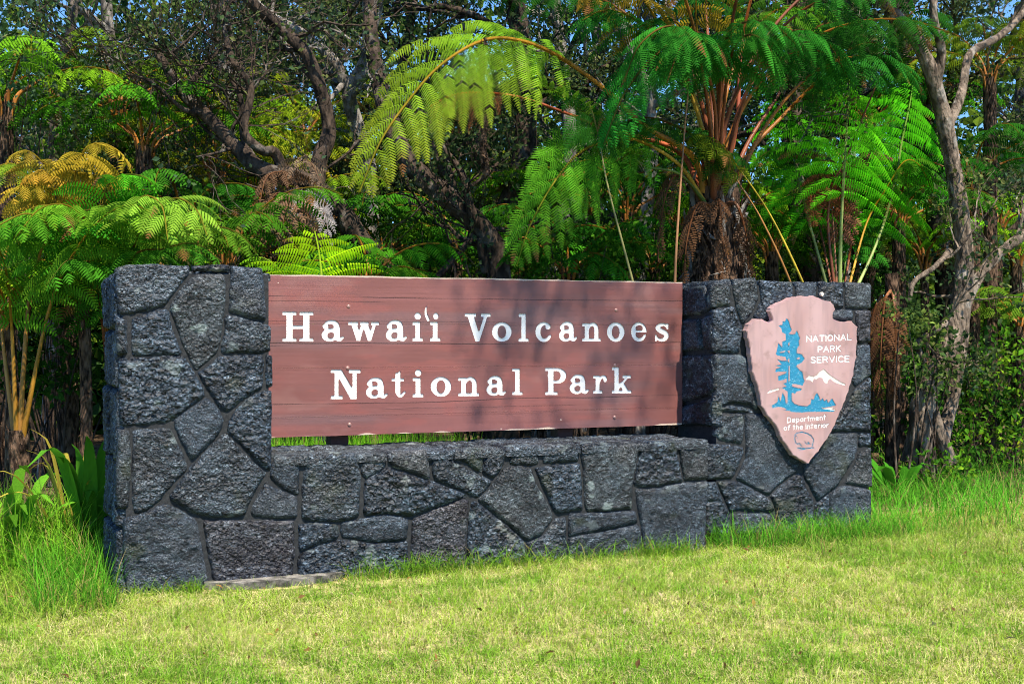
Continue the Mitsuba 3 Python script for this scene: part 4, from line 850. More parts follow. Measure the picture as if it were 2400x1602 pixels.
# the left thicket
C2 = foot(40, 8.3) + np.array([0, 0, .62])
fern('left tree fern with orange stalks fanning from a low brown base', C2, [
    dict(path=dp(C2, (25, 720, 8.2), (8, 600, 8.1), (-30, 540, 8.0), (-110, 540, 7.9)), t0=.45, w=.42, n=16, col=GREEN, droop=.8, stalk=(.34, .17, .02), r0=.015),
    dict(path=dp(C2, (65, 700, 8.2), (90, 590, 8.1), (110, 520, 8.0), (60, 490, 7.8), (-10, 520, 7.6)), t0=.55, w=.42, n=16, col=(.09, .24, .02), droop=.9, stalk=(.30, .15, .03), r0=.017),
    dict(path=dp(C2, (110, 720, 8.1), (170, 580, 7.9), (235, 500, 7.8), (300, 470, 7.7), (370, 500, 7.6)), t0=.5, w=.45, n=18, col=(.13, .27, .02), tip=(.2, .3, .03), droop=.9, stalk=(.34, .17, .02), r0=.015),
    dict(path=dp(C2, (70, 700, 8.4), (120, 560, 8.5), (170, 490, 8.5), (240, 480, 8.4)), t0=.45, w=.42, n=16, col=GREEN, droop=.9, stalk=RED, r0=.013),
    dict(path=dp(C2, (0, 700, 8.5), (20, 560, 8.6), (70, 480, 8.6), (150, 470, 8.5)), t0=.45, w=.42, n=16, col=(.12, .22, .02), droop=.9, stalk=(.3, .15, .03), r0=.014),
], r0=.055, r1=.06, seed=21)
C3 = foot(260, 8.6) + np.array([0, 0, .8])
fern('pale green tree fern with fronds spreading just above the left pillar', C3, [
    dict(path=dp(C3, (300, 600, 8.3), (345, 500, 8.0), (400, 455, 7.75), (450, 480, 7.55), (475, 540, 7.45)), t0=.42, w=.45, n=17, col=(.20, .32, .035), tip=(.26, .36, .05), droop=.75, stalk=ORA, r0=.013, label='broad sunlit pale frond'),
    dict(path=dp(C3, (270, 590, 8.3), (300, 490, 8.0), (330, 450, 7.8), (370, 470, 7.6), (385, 550, 7.45)), t0=.42, w=.42, n=16, col=(.18, .31, .03), tip=(.25, .35, .05), droop=.8, stalk=ORA, r0=.013),
    dict(path=dp(C3, (230, 600, 8.4), (200, 510, 8.2), (150, 470, 8.0), (90, 480, 7.8), (40, 540, 7.7)), t0=.42, w=.42, n=17, col=(.13, .26, .02), droop=.9, stalk=ORA, r0=.013),
    dict(path=dp(C3, (250, 560, 8.6), (240, 450, 8.5), (270, 405, 8.4), (330, 405, 8.3), (360, 440, 8.3)), t0=.42, w=.40, n=16, col=(.07, .27, .015), droop=.8, stalk=RED, r0=.012),
    dict(path=dp(C3, (330, 600, 8.5), (430, 540, 8.3), (500, 520, 8.1), (560, 545, 8.0), (600, 600, 8.0)), t0=.35, w=.42, n=18, col=(.08, .15, .015), droop=.9, stalk=RED, r0=.012),
    dict(path=dp(C3, (290, 620, 8.2), (380, 570, 7.8), (450, 560, 7.6), (510, 600, 7.5)), t0=.35, w=.38, n=16, col=(.05, .15, .015), droop=.9, stalk=RED, r0=.011),
    dict(path=dp(C3, (220, 640, 8.2), (180, 600, 7.9), (150, 600, 7.7), (110, 650, 7.6)), t0=.35, w=.36, n=15, col=(.05, .17, .015), droop=.9, stalk=RED, r0=.011),
], r0=.045, r1=.05, seed=23)
C4 = foot(150, 9.4) + np.array([0, 0, 1.5])
fern('yellowing tree fern with golden fronds at the left edge', C4, [
    dict(path=dp(C4, (180, 420, 9.2), (190, 350, 9.0), (225, 328, 8.9), (270, 345, 8.8), (300, 385, 8.75)), t0=.40, w=.36, n=15, col=(.42, .33, .03), droop=.8, dens=1.5, stalk=YST, r0=.011, label='golden frond'),
    dict(path=dp(C4, (170, 430, 9.1), (180, 370, 8.8), (195, 352, 8.6), (205, 370, 8.5), (210, 410, 8.5)), t0=.40, w=.30, n=13, col=(.38, .28, .025), droop=.8, dens=1.5, stalk=YST, r0=.010),
    dict(path=dp(C4, (120, 420, 9.2), (95, 370, 9.0), (60, 345, 8.9), (20, 360, 8.8)), t0=.40, w=.34, n=14, col=(.30, .28, .03), tip=(.36, .22, .03), droop=.8, dens=1.5, stalk=YST, r0=.010),
    dict(path=dp(C4, (130, 440, 9.0), (110, 400, 8.8), (90, 390, 8.7), (60, 410, 8.6)), t0=.35, w=.30, n=13, col=(.36, .26, .03), tip=(.45, .24, .03), droop=.85, dens=1.5, stalk=YST, r0=.010),
    dict(path=dp(C4, (110, 470, 9.0), (80, 430, 8.8), (50, 425, 8.7), (10, 450, 8.6)), t0=.35, w=.34, n=14, col=(.30, .28, .025), tip=(.42, .25, .03), droop=.85, dens=1.5, stalk=YST, r0=.010),
    dict(path=dp(C4, (90, 430, 9.5), (40, 380, 9.5), (0, 380, 9.4), (-50, 420, 9.3)), t0=.35, w=.4, n=14, col=(.16, .22, .02), droop=.85, dens=1.5, stalk=YST, r0=.010),
], r0=.07, r1=.07, seed=25)
C5 = D(735, 770, 7.9)
fern('small lime green fern standing upright behind the left end of the board', C5, [
    dict(path=dp(C5, (738, 700, 7.85), (738, 640, 7.85), (732, 580, 7.9), (722, 530, 8.0)), t0=.22, w=.46, n=11, col=(.36, .60, .012), tip=(.40, .64, .016), droop=.40, dens=.66, nrm=(0, -1, .35), stalk=(.34, .44, .05), r0=.010, plen=.078, sp=.0175, fwd=(80, 58), lift=.05, pdroop=.9, label='lime green frond seen face on'),
    dict(path=dp(C5, (790, 700, 7.9), (830, 655, 7.9), (880, 640, 7.9), (930, 660, 7.9)), t0=.3, w=.22, n=12, col=(.22, .40, .012), droop=.5, stalk=(.3, .4, .05), r0=.008, plen=.055),
    dict(path=dp(C5, (690, 690, 8.1), (640, 620, 8.2), (600, 590, 8.3), (560, 600, 8.4)), t0=.3, w=.25, n=12, col=(.12, .24, .012), droop=.5, stalk=(.3, .4, .05), r0=.008, plen=.055),
], trunk=False, seed=27)
C6 = foot(690, 9.6) + np.array([0, 0, 1.35])
fern('withered tree fern with grey and brown dead fronds behind the lime green one', C6, [
    dict(path=dp(C6, (660, 430, 9.4), (640, 395, 9.2), (610, 410, 9.1), (595, 470, 9.0)), t0=.3, w=.26, n=13, col=(.17, .10, .06), droop=.95, dens=1.7, stalk=BROWN, r0=.010, plen=.06),
    dict(path=dp(C6, (680, 400, 9.4), (690, 370, 9.2), (715, 375, 9.1), (740, 430, 9.0)), t0=.3, w=.26, n=13, col=(.22, .16, .11), droop=.95, dens=1.7, stalk=BROWN, r0=.010, plen=.06),
    dict(path=dp(C6, (700, 460, 9.3), (715, 450, 9.1), (740, 470, 9.0), (755, 540, 8.9)), t0=.3, w=.28, n=13, col=(.38, .36, .38), droop=.95, dens=1.7, stalk=GREYB, r0=.010, plen=.06),
    dict(path=dp(C6, (650, 470, 9.3), (620, 460, 9.1), (600, 500, 9.0), (600, 560, 9.0)), t0=.3, w=.28, n=13, col=(.22, .12, .07), droop=.95, dens=1.7, stalk=BROWN, r0=.010, plen=.06),
    dict(path=dp(C6, (670, 470, 9.1), (660, 470, 8.9), (650, 510, 8.8), (655, 590, 8.8)), t0=.3, w=.26, n=13, col=(.28, .17, .11), droop=.95, dens=1.7, stalk=BROWN, r0=.010, plen=.06),
], r0=.07, r1=.07, seed=29)

# ferns further in: a crown of arching fronds each
def round_fern(label, x, y, Y, nf, L, col, seed, w=.4, e=(35, 75), var=.3, group=None, droop=.8, stalk=ORA, tipc=None, n=16, r0=.07):
    r = np.random.default_rng(seed)
    c = D(x, y, Y)
    c[2] = max(c[2], .15)
    sp = []
    for i in range(nf):
        az = 2 * math.pi * (i + r.uniform(-.3, .3)) / nf
        k = r.uniform(1 - var, 1 + var)
        cc = np.array(col) * k * np.array([r.uniform(.8, 1.35), 1, 1])
        sp.append(dict(path=arch(c, az, r.uniform(*e), r.uniform(-55, -15), L * r.uniform(.75, 1.15), r=r), t0=.3, w=w * r.uniform(.85, 1.1), n=n, col=cc, tip=tipc, droop=droop, stalk=stalk, r0=.011, sp=.024, plen=.095))
    return fern(label, c, sp, seed=seed, group=group, r0=r0, r1=r0 * .9)
YG1, GR1, LM1, DK1 = (.16, .24, .014), (.06, .19, .013), (.14, .30, .014), (.03, .12, .012)
round_fern('olive tree fern at upper left beyond the tip of the crooked dark branch', 270, 260, 11.6, 9, 1.5, (.07, .14, .014), 51)
round_fern('dark green tree fern right of the golden fronds', 330, 350, 10.4, 9, 1.3, (.05, .17, .012), 52, w=.36)
round_fern('yellow green tree fern below the bend of the crooked dark branch', 500, 400, 11.6, 11, 1.5, (.16, .25, .014), 53, tipc=(.32, .26, .02))
round_fern('second yellow green tree fern, just left of the withered one', 590, 470, 11.8, 9, 1.3, (.18, .25, .014), 54, tipc=(.34, .24, .02))
round_fern('light green tree fern at the very left edge, halfway up', 10, 250, 10.6, 9, 1.2, (.13, .26, .015), 55)
round_fern('low green fern between the left pillar and the orange stalks', 190, 640, 8.4, 8, .9, (.04, .15, .012), 56, w=.3, r0=.04)
round_fern('low dark fern behind the top of the left pillar', 520, 620, 9.0, 9, 1.1, (.06, .14, .012), 57, w=.34)
round_fern('green tree fern behind the leaning trunk, left of the hanging dead frond', 880, 600, 10.2, 8, 1.1, (.035, .12, .012), 58, w=.34)
round_fern('low fern under the hanging green frond, middle of the board', 1300, 640, 9.4, 9, 1.0, (.05, .19, .014), 59, w=.32)
round_fern('dark green fern left of the thick shaggy trunk', 1440, 500, 10.2, 9, 1.3, (.03, .12, .012), 60, w=.38)
round_fern('low bright fern left of the right pillar top', 1500, 630, 9.6, 8, .9, (.07, .22, .014), 61, w=.3)
round_fern('green fern right of the thick shaggy trunk, low down', 1770, 590, 9.8, 9, 1.1, (.06, .21, .012), 62, w=.34)
round_fern('bright green tree fern deep in the forest behind the upright one', 1990, 300, 11.2, 11, 1.5, (.06, .26, .012), 63, w=.46)
round_fern('dark fern between the upright pale stalk and the right hand trunk', 2060, 520, 9.6, 10, 1.2, (.035, .13, .012), 64, w=.4)
round_fern('sunlit yellow green fern at the right edge beyond the right hand trunk', 2330, 600, 10.4, 10, 1.0, (.18, .34, .015), 65, w=.34)
round_fern('olive tree fern hanging over the upper right corner', 2270, 190, 9.8, 9, 1.4, (.12, .17, .016), 66, w=.46)
round_fern('dark green tree fern directly behind the right hand trunk', 2230, 420, 9.9, 9, 1.3, (.025, .12, .014), 67, w=.42)
round_fern('pale fern in the shade low at the right edge', 2340, 760, 9.6, 8, .9, (.10, .19, .02), 68, w=.3)

for k, (lab, x, y, Y, L, cc) in enumerate([
    ('yellow green fern on the shaded bank left of the withered fern', 620, 570, 9.9, 1.1, YG1), ('low green fern peeping over the board right of the lime fern', 850, 650, 9.0, .8, GR1), ('green fern low behind the leaning trunk', 1050, 570, 10.6, 1.1, GR1),
    ('lime green fern in the gap under the hanging dead frond', 1180, 470, 11.6, 1.1, LM1), ('dark fern between leaning trunk and hanging green frond', 1240, 570, 10.1, 1.0, DK1), ('green fern in the gap left of the tan stalk', 1360, 470, 11.2, 1.2, GR1),
    ('bright fern showing just left of the shaggy trunk top', 1560, 540, 10.8, 1.0, LM1), ('bright green fern between shaggy trunk and tall dark trunk', 1710, 490, 11.2, 1.1, LM1), ('green fern between the two tall dark trunks', 1840, 540, 10.5, 1.0, GR1),
    ('dark fern behind the upright pale stalk', 1960, 470, 11.2, 1.2, GR1), ('bright fern just left of the right hand trunk', 2120, 600, 10.4, 1.0, LM1), ('lime fern right of the right hand trunk at mid height', 2290, 520, 11.4, 1.2, LM1),
    ('green fern above the left pillar behind the pale fern', 420, 520, 10.0, 1.0, DK1), ('low sunlit fern at the left edge over the long grass', 20, 720, 8.6, .8, YG1),
    ('yellow green fern seen beyond the crooked dark branch', 450, 340, 12.8, 1.4, YG1), ('olive fern seen beyond the crooked branch fork', 700, 330, 12.8, 1.4, YG1)]):
    round_fern(lab, x, y, Y, 9, L, cc, 300 + k, w=.33, r0=.045, e=(25, 70))


# ---------------------------------------------------------------- trees
def limb(bag, pts, r0, r1, sides=9, rough=.12, seed=0, n=None):
    p = curve(pts, n or max(8, 6 * len(pts)))
    bag.add(*tube(p, r0 + (r1 - r0) * np.linspace(0, 1, len(p)) ** .8, sides, rough, seed))
    return p
def twig(bag, r, p, d, rad, L, depth, tips, wob=.35, spread=.75, minr=.003):
    n = 5
    pts = [p]
    for i in range(n):
        d = norm(d + r.normal(size=3) * wob * .45 + Z * .04)
        pts.append(pts[-1] + d * L / n)
    pts = np.array(pts)
    bag.add(*tube(pts, np.maximum(rad * np.linspace(1, .62, n + 1), minr), 3 if rad < .009 else 4 if rad < .03 else 7))
    if depth == 0:
        tips.append((pts[-1], d)); tips.append((pts[3], d))
        return
    for k in range(r.integers(2, 4)):
        i = n if k == 0 else r.integers(2, n + 1)
        twig(bag, r, pts[i], norm(d + norm(r.normal(size=3)) * spread), rad * .6, L * r.uniform(.6, .85), depth - 1, tips, wob, spread, minr)
def crown(r, tips, per, spread, size, cols):
    P, Cc, O = [], [], []
    for p, d in tips:
        k = max(1, int(per * r.uniform(.5, 1.5)))
        o = r.normal(size=(k, 3)) * spread
        P.append(p + o)
        O.append(norm(o + d * spread * .8 + Z * spread * .4))
        base = np.array(cols[r.integers(len(cols))])
        Cc.append(base * r.uniform(.7, 1.35) * r.uniform(.7, 1.3, (k, 1)))
    P, Cc, O = np.vstack(P), np.vstack(Cc), np.vstack(O)
    return leaves(r, P, size, Cc, out=O, aspect=.62, far=True)
OHIA = [(.050, .090, .034), (.070, .108, .032), (.036, .066, .030), (.11, .135, .045), (.040, .078, .042)]
def ohia(label, x, Y, H, seed, mat='mat_bark_grey', r0=.12, lean=(0, 0), nb=16, per=46, size=.044, low=1.4, cols=OHIA, group=None, reach=1.0, spread=.11):
    r = np.random.default_rng(seed)
    key = thing('ohia_tree', label, 'tree', group)
    b = foot(x, Y)
    top = b + np.array([lean[0], lean[1], H])
    bag, tips = Bag(), []
    pts = [b - Z * .1] + [b + (top - b) * t + r.normal(size=3) * np.array([.14, .14, .0]) * (1 + t) for t in (.18, .36, .55, .75)] + [top]
    sp_ = limb(bag, pts, r0, r0 * .25, 11, .2, seed, 44)
    for i in range(nb):
        t = low / H + (1 - low / H) * (i + r.uniform(0, 1)) / nb
        p = sp_[min(int(t * 43), 43)]
        az = r.uniform(0, 6.28)
        el = r.uniform(-.1, .9)
        d = np.array([math.cos(az) * math.cos(el), math.sin(az) * math.cos(el), math.sin(el)])
        twig(bag, r, p, d, r0 * r.uniform(.22, .4), r.uniform(.5, .95) * reach, 3, tips)
    put(part(key, 'trunk'), bag.mesh(), mat, smooth=60)
    v, f, c = crown(r, tips, per, spread, size, cols)
    put(part(key, 'crown'), (v, f), 'mat_leaf', color=c)
    return key
# the crooked dark tree, its boughs traced from the photograph
def traced(label, rows, mat, seed, per=26, size=.045, cols=OHIA, tw=.9, name='ohia_tree', depth=2, twl=.45, spread=.08):
    r = np.random.default_rng(seed)
    key = thing(name, label, 'tree')
    bag, tips = Bag(), []
    for pts, r0, r1, leafy in rows:
        p = limb(bag, [np.array(q) if len(q) == 3 and isinstance(q, np.ndarray) else D(*q) for q in pts], r0, r1, 11, .22, seed)
        for i in range(int(leafy)):
            q = p[r.integers(len(p) // 3, len(p))]
            d = norm(r.normal(size=3) + Z * .5)
            twig(bag, r, q, d, max(r1 * .5, .006), twl * r.uniform(.6, 1.2), depth, tips)
    put(part(key, 'trunk'), bag.mesh(), mat, smooth=60)
    if tips:
        v, f, c = crown(r, tips, per, spread, size, cols)
        put(part(key, 'crown'), (v, f), 'mat_leaf', color=c)
    return key
traced('crooked dark tree whose main branch snakes down from upper left behind the lime fern', [
    ([(960, 760, 9.6), (900, 640, 9.6), (830, 560, 9.6), (770, 475, 9.6), (690, 412, 9.6), (600, 390, 9.6), (540, 335, 9.7), (470, 262, 9.8), (420, 215, 9.9), (360, 120, 10.0)], .13, .034, 7),
    ([(655, 405, 9.6), (630, 350, 9.55), (600, 345, 9.5), (560, 300, 9.5), (575, 205, 9.5), (535, 140, 9.5), (510, 60, 9.6)], .045, .018, 9),
    ([(725, 440, 9.6), (732, 370, 9.65), (755, 300, 9.7), (738, 215, 9.7), (705, 130, 9.7), (650, 70, 9.8), (570, 0, 9.8), (520, -60, 9.9)], .070, .036, 7),
    ([(590, 385, 9.6), (560, 320, 9.7), (550, 220, 9.7), (520, 170, 9.8)], .042, .016, 8), ([(420, 215, 9.9), (460, 160, 9.9), (500, 120, 10.0), (540, 100, 10)], .025, .010, 9),
    ([(470, 262, 9.8), (420, 250, 9.7), (350, 190, 9.7), (290, 170, 9.8)], .022, .009, 10), ([(540, 335, 9.7), (500, 350, 9.6), (450, 360, 9.6)], .018, .007, 3)], 'mat_bark_dark', 71, per=2, depth=3, twl=.5)
traced('dark leaning trunk rising left from below the hanging dead frond', [
    ([np.append(foot(1160, 9.3)[:2], -.1), (1145, 640, 9.3), (1110, 530, 9.3), (1020, 450, 9.35), (950, 385, 9.4), (900, 300, 9.6), (870, 190, 9.8), (850, 60, 10.0), (850, -80, 10.2)], .13, .05, 5),
    ([(1120, 620, 9.35), (1100, 540, 9.3), (1080, 480, 9.2), (1060, 400, 9.3), (1010, 330, 9.4)], .06, .02, 8), ([(1000, 640, 9.4), (1070, 560, 9.3), (1100, 520, 9.3)], .03, .02, 6)], 'mat_bark_dark', 72, per=8, twl=.5)
traced('pale crooked branch tree with a silvery fork above the leaning trunk', [
    ([np.append(foot(880, 10.6)[:2], -.1), (850, 500, 10.6), (830, 330, 10.5), (800, 215, 10.4), (835, 150, 10.3), (848, 60, 10.3), (835, -60, 10.4)], .10, .05, 6),
    ([(800, 205, 10.4), (760, 135, 10.4), (690, 75, 10.5), (600, 20, 10.6), (560, -60, 10.6)], .05, .03, 8), ([(790, 190, 10.4), (745, 240, 10.3), (720, 250, 10.3)], .03, .01, 3)], 'mat_bark_grey', 73, per=12)
RT = foot(2125, 8.55)
traced('right hand tree with a pale grey bark trunk forking near the top right', [
    ([RT - Z * .1, (2112, 960, 8.5), (2135, 880, 8.5), (2190, 760, 8.5), (2212, 600, 8.5), (2196, 450, 8.5), (2165, 270, 8.5), (2110, 105, 8.45), (2040, 20, 8.4), (1990, -90, 8.3)], .105, .055, 0),
    ([(2168, 290, 8.5), (2150, 200, 8.45), (2160, 120, 8.4), (2140, 30, 8.3), (2150, -80, 8.3)], .042, .030, 3),
    ([(2172, 300, 8.5), (2205, 215, 8.6), (2225, 125, 8.7), (2290, 85, 8.8), (2345, 30, 8.9), (2400, -80, 8.9)], .042, .030, 4),
    ([(2160, 1010, 8.6), (2180, 930, 8.7), (2205, 800, 8.7), (2215, 700, 8.7), (2260, 615, 8.7), (2345, 540, 8.7), (2440, 480, 8.8)], .062, .040, 3),
    ([(2180, 1060, 8.5), (2150, 980, 8.5), (2130, 900, 8.5)], .07, .05, 0), ([(2085, 1060, 8.6), (2100, 980, 8.6), (2120, 900, 8.6)], .07, .05, 0),
    ([(2085, 690, 8.4), (2098, 645, 8.4), (2140, 615, 8.4), (2180, 575, 8.45)], .018, .026, 2), ([(2120, 830, 8.4), (2105, 790, 8.4), (2125, 770, 8.4), (2170, 740, 8.45)], .022, .03, 2)], 'mat_bark_pale', 74, per=16, size=.05)
ohia('thin brown trunked tree in the upper left corner', 100, 11.5, 8.0, 81, 'mat_bark', .07, nb=18)
ohia('grey trunked tree at the top left, right of the thin brown trunk', 330, 13.5, 9.0, 82, r0=.10, nb=20)
ohia('stout grey trunk showing against blue sky at upper left', 545, 13.0, 9.0, 83, r0=.16, lean=(-.5, .2), nb=20, per=36)
ohia('grey tree behind the silvery fork', 745, 15.0, 9.0, 84, r0=.13, nb=20, per=36)
ohia('tree behind the tip of the arching frond', 930, 13.5, 9.0, 85, 'mat_bark_dark', .10, nb=20)
ohia('dark red brown trunk right of the hanging dead frond', 1160, 11.5, 8.5, 86, 'mat_bark_dark', .17, nb=18, low=2.2)
ohia('slim grey trunk above the arch of the long frond', 1240, 13.0, 9.0, 87, r0=.12, nb=20, low=2.4)
ohia('second slim grey trunk, right of the first above the arch', 1330, 15.0, 9.0, 88, r0=.12, nb=22)
ohia('tree behind the yellowing frond at the top', 1480, 14.0, 9.0, 89, r0=.10, nb=20)
ohia('tall dark trunk just right of the red brown fern stalks', 1790, 10.6, 8.5, 90, 'mat_bark_dark', .15, nb=14, low=2.8)
ohia('tall dark trunk behind the rust brown dead frond', 1870, 11.4, 8.5, 91, 'mat_bark_dark', .15, nb=14, low=2.8)
ohia('grey tree at the top between the dark hanging fronds', 1975, 14.0, 9.0, 92, r0=.13, nb=20)
ohia('dark tree close behind the right hand tree', 2130, 11.0, 8.5, 93, 'mat_bark_dark', .20, nb=16, low=2.0)
ohia('tree at the upper right corner with blue sky beside it', 2330, 12.5, 9.0, 94, 'mat_bark', .15, nb=18)
ohia('pale trunk low in the middle distance left of the thick shaggy trunk', 1460, 10.4, 6.0, 95, r0=.10, nb=10, low=2.6)

# bough of the right hand tree that reaches out over the lawn, above the frame
r = np.random.default_rng(77)
rt = 'ohia_tree_003'
bb, tips = Bag(), []
src = D(2040, 20, 8.4)
main_b = limb(bb, [src, src + np.array([.1, -1.2, 1.4]), np.array([4.75, 6.2, 6.2]), np.array([4.4, 4.4, 7.5]), np.array([3.68, 2.5, 7.9])], .06, .02, 8, .1, 3, 40)
for i in range(38):
    q0 = main_b[r.integers(18 if i < 14 else 34, len(main_b))]
    twig(bb, r, q0, norm(r.normal(size=3) * np.array([1.2, 1, .5])), .014, .42, 2, tips)
put(rt + '__bough', bb.mesh(), 'mat_bark', smooth=60)
v, f, c = crown(r, tips, 9, .10, .06, OHIA)
put(rt + '__bough__foliage', (v, f), 'mat_leaf', color=c)

# ---------------------------------------------------------------- shrubs and leafy plants
def shrub(label, x, y, Y, R, n, size, cols, seed, name='leafy_shrub', cat='shrub', up=.6, aspect=.55, clump=14):
    r = np.random.default_rng(seed)
    key = thing(name, label, cat)
    c = D(x, y, Y)
    R = np.array(R)
    bag, P, O, Cc = Bag(), [], [], []
    g = np.array([c[0], c[1], 0.0])
    for i in range(max(n // clump, 4)):
        d = norm(r.normal(size=3)); rr = r.uniform(.35, 1) ** .5
        e = c + d * R * rr
        e[2] = max(e[2], .05)
        if i % 7 == 0:
            s0 = g + np.array([r.normal() * .05, r.normal() * .05, 0])
            bag.add(*tube(curve([s0, (s0 + e) / 2 + r.normal(size=3) * .05, e], 8), np.linspace(.012, .003, 8), 5))
        k = clump
        o = r.normal(size=(k, 3)) * size * .9
        P.append(e + o); O.append(norm(o + d * size))
        Cc.append(np.array(cols[r.integers(len(cols))]) * r.uniform(.65, 1.4) * r.uniform(.8, 1.2, (k, 1)))
    put(part(key, 'stem'), bag.mesh(), 'mat_bark_dark', smooth=True)
    v, f, cc = leaves(r, np.vstack(P), size, np.vstack(Cc), up=up, out=np.vstack(O), aspect=aspect)
    put(part(key, 'foliage'), (v, f), 'mat_leaf', color=cc)
    return key
LG = [(.055, .17, .012), (.08, .22, .014), (.035, .12, .012), (.13, .25, .015)]
DG = [(.025, .085, .012), (.04, .12, .014), (.018, .06, .012)]
YG = [(.16, .25, .015), (.22, .28, .018), (.10, .19, .014)]
GG = [(.12, .19, .05), (.16, .24, .05), (.07, .12, .03), (.05, .10, .03)]
shrub('rounded grey green leaf sprigs growing from the twisted base of the right hand tree', 2140, 800, 8.2, (.30, .18, .36), 420, .055, GG, 101, up=.5, aspect=.7)
shrub('leafy sprig beside the right edge of the right pillar', 2075, 710, 8.0, (.16, .12, .20), 180, .045, GG, 102, aspect=.7)
shrub('low green bush at the foot of the right hand tree', 2150, 1075, 8.1, (.42, .16, .14), 420, .05, LG, 103)
shrub('bright bush at the right edge below the sunlit fern', 2320, 860, 9.2, (.45, .35, .5), 700, .07, LG, 104)
shrub('dark bush behind the right hand tree', 2220, 920, 9.3, (.5, .3, .45), 600, .07, DG, 105)
shrub('green bush just above the board left of the thick trunk', 1500, 600, 9.2, (.5, .4, .45), 900, .06, LG, 106)
shrub('green bush peeping over the middle of the board', 1330, 620, 9.0, (.45, .35, .40), 800, .055, LG, 107)
shrub('small leaved dark bush behind the lower leaning trunk', 960, 600, 9.9, (.6, .4, .5), 900, .05, DG + LG, 108)
shrub('dark bush left of the thick shaggy trunk', 1420, 560, 9.8, (.6, .4, .6), 800, .06, DG, 109)
shrub('sunlit bush between the tall dark trunks', 1760, 560, 11.8, (.6, .5, .7), 900, .07, YG, 110)
shrub('sunlit bush behind the right pillar top', 2010, 560, 11.6, (.9, .5, .8), 1200, .07, YG, 111)
shrub('yellow green bush behind the withered fern', 610, 520, 11.2, (.7, .5, .6), 800, .07, YG, 112)
shrub('dark small leaved bush at the middle left above the golden fronds', 330, 400, 10.8, (.5, .4, .6), 700, .05, OHIA, 113)
shrub('small leaved bush at the far left behind the light green fern', 120, 330, 11.2, (.9, .5, .8), 1300, .05, OHIA + LG, 114)
shrub('lime bush far behind the arching frond', 1100, 480, 12.5, (.9, .5, .8), 900, .07, YG + DG, 115)
shrub('dark undergrowth bush left of the left pillar', 170, 760, 8.9, (.5, .3, .5), 500, .07, DG, 116)
shrub('dark undergrowth bush behind the orange stalks', 20, 760, 9.2, (.6, .3, .5), 500, .07, DG, 117)
shrub('bush of round leaves in the upper left corner', -20, 90, 10.5, (.5, .4, .9), 900, .06, [(.05, .12, .06), (.07, .14, .07)], 118)
shrub('green bush behind the left pillar', 430, 640, 9.4, (.7, .4, .6), 800, .07, DG + LG, 119)
shrub('green bush low between board and leaning trunk', 1190, 610, 9.8, (.5, .4, .5), 700, .06, DG + LG, 120)
shrub('dark bush below the upright fern', 1930, 640, 10.0, (.7, .4, .6), 800, .07, DG, 121)
shrub('pale undergrowth at the right edge under the leaning branch', 2340, 700, 11.5, (.8, .5, .9), 1000, .07, YG, 122)
shrub('bright low bush right of the foot of the right hand tree', 2260, 1000, 8.9, (.45, .3, .28), 600, .06, LG, 123)
shrub('yellow green bush half cut by the right edge of the picture', 2360, 980, 9.6, (.5, .4, .4), 700, .07, YG + LG, 124)
shrub('broad green bush in the shade behind the yellow green one', 2280, 800, 10.4, (.8, .4, .6), 900, .08, LG + DG, 125)
shrub('dark bush between the right pillar and the right hand tree', 2050, 900, 9.6, (.5, .3, .6), 700, .07, DG + LG, 126)
def blade_plant(label, x, Y, n, L, wd, col, seed, name='ginger_plant', cat='plant', spread=.5):
    r = np.random.default_rng(seed)
    key = thing(name, label, cat)
    b = foot(x, Y)
    for i in range(n):
        bag = Bag()
        az = r.uniform(0, 6.28)
        o = np.array([math.cos(az), math.sin(az), 0])
        l = L * r.uniform(.6, 1.1)
        p0 = b + o * .05 + Z * (-.02)
        lean = r.uniform(.15, spread)
        p = curve([p0, p0 + Z * l * .45 + o * l * lean * .3, p0 + Z * l * .85 + o * l * lean * .8, p0 + Z * l * (.95 if lean < .35 else .75) + o * l * lean * 1.5], 14)
        t = norm(np.gradient(p, axis=0)); s = norm(np.cross(t, o + Z * .01)); nn = np.cross(s, t)
        w = wd * np.sin(np.pi * np.clip(np.linspace(.0, 1, 14) ** 1.1, .04, .97)) * .5
        v = np.stack([p + s * w[:, None] + nn * w[:, None] * .3, p, p - s * w[:, None] + nn * w[:, None] * .3], 1).reshape(-1, 3)
        q0 = np.arange(13) * 3
        f = np.vstack([np.stack([q0, q0 + 1, q0 + 4], 1), np.stack([q0, q0 + 4, q0 + 3], 1), np.stack([q0 + 1, q0 + 2, q0 + 5], 1), np.stack([q0 + 1, q0 + 5, q0 + 4], 1)])
        put(part(key, 'leaf'), (v, f), 'mat_leaf', smooth=True, color=np.repeat(np.array([col]) * r.uniform(.6, 1.4), len(v), 0))
blade_plant('broad leaved green plant just left of the left pillar', 212, 7.5, 12, .74, .075, (.08, .26, .02), 131)
blade_plant('broad leaved green plant at the left edge of the lawn', 15, 7.45, 10, .55, .065, (.10, .28, .02), 132, spread=.8)
blade_plant('yellowing strap leaved plant between the two broad leaved ones', 178, 7.5, 13, .70, .03, (.34, .30, .05), 133, spread=.9)
blade_plant('low broad leaved plant right of the right pillar', 2060, 7.9, 9, .36, .08, (.05, .22, .015), 134, spread=.9)

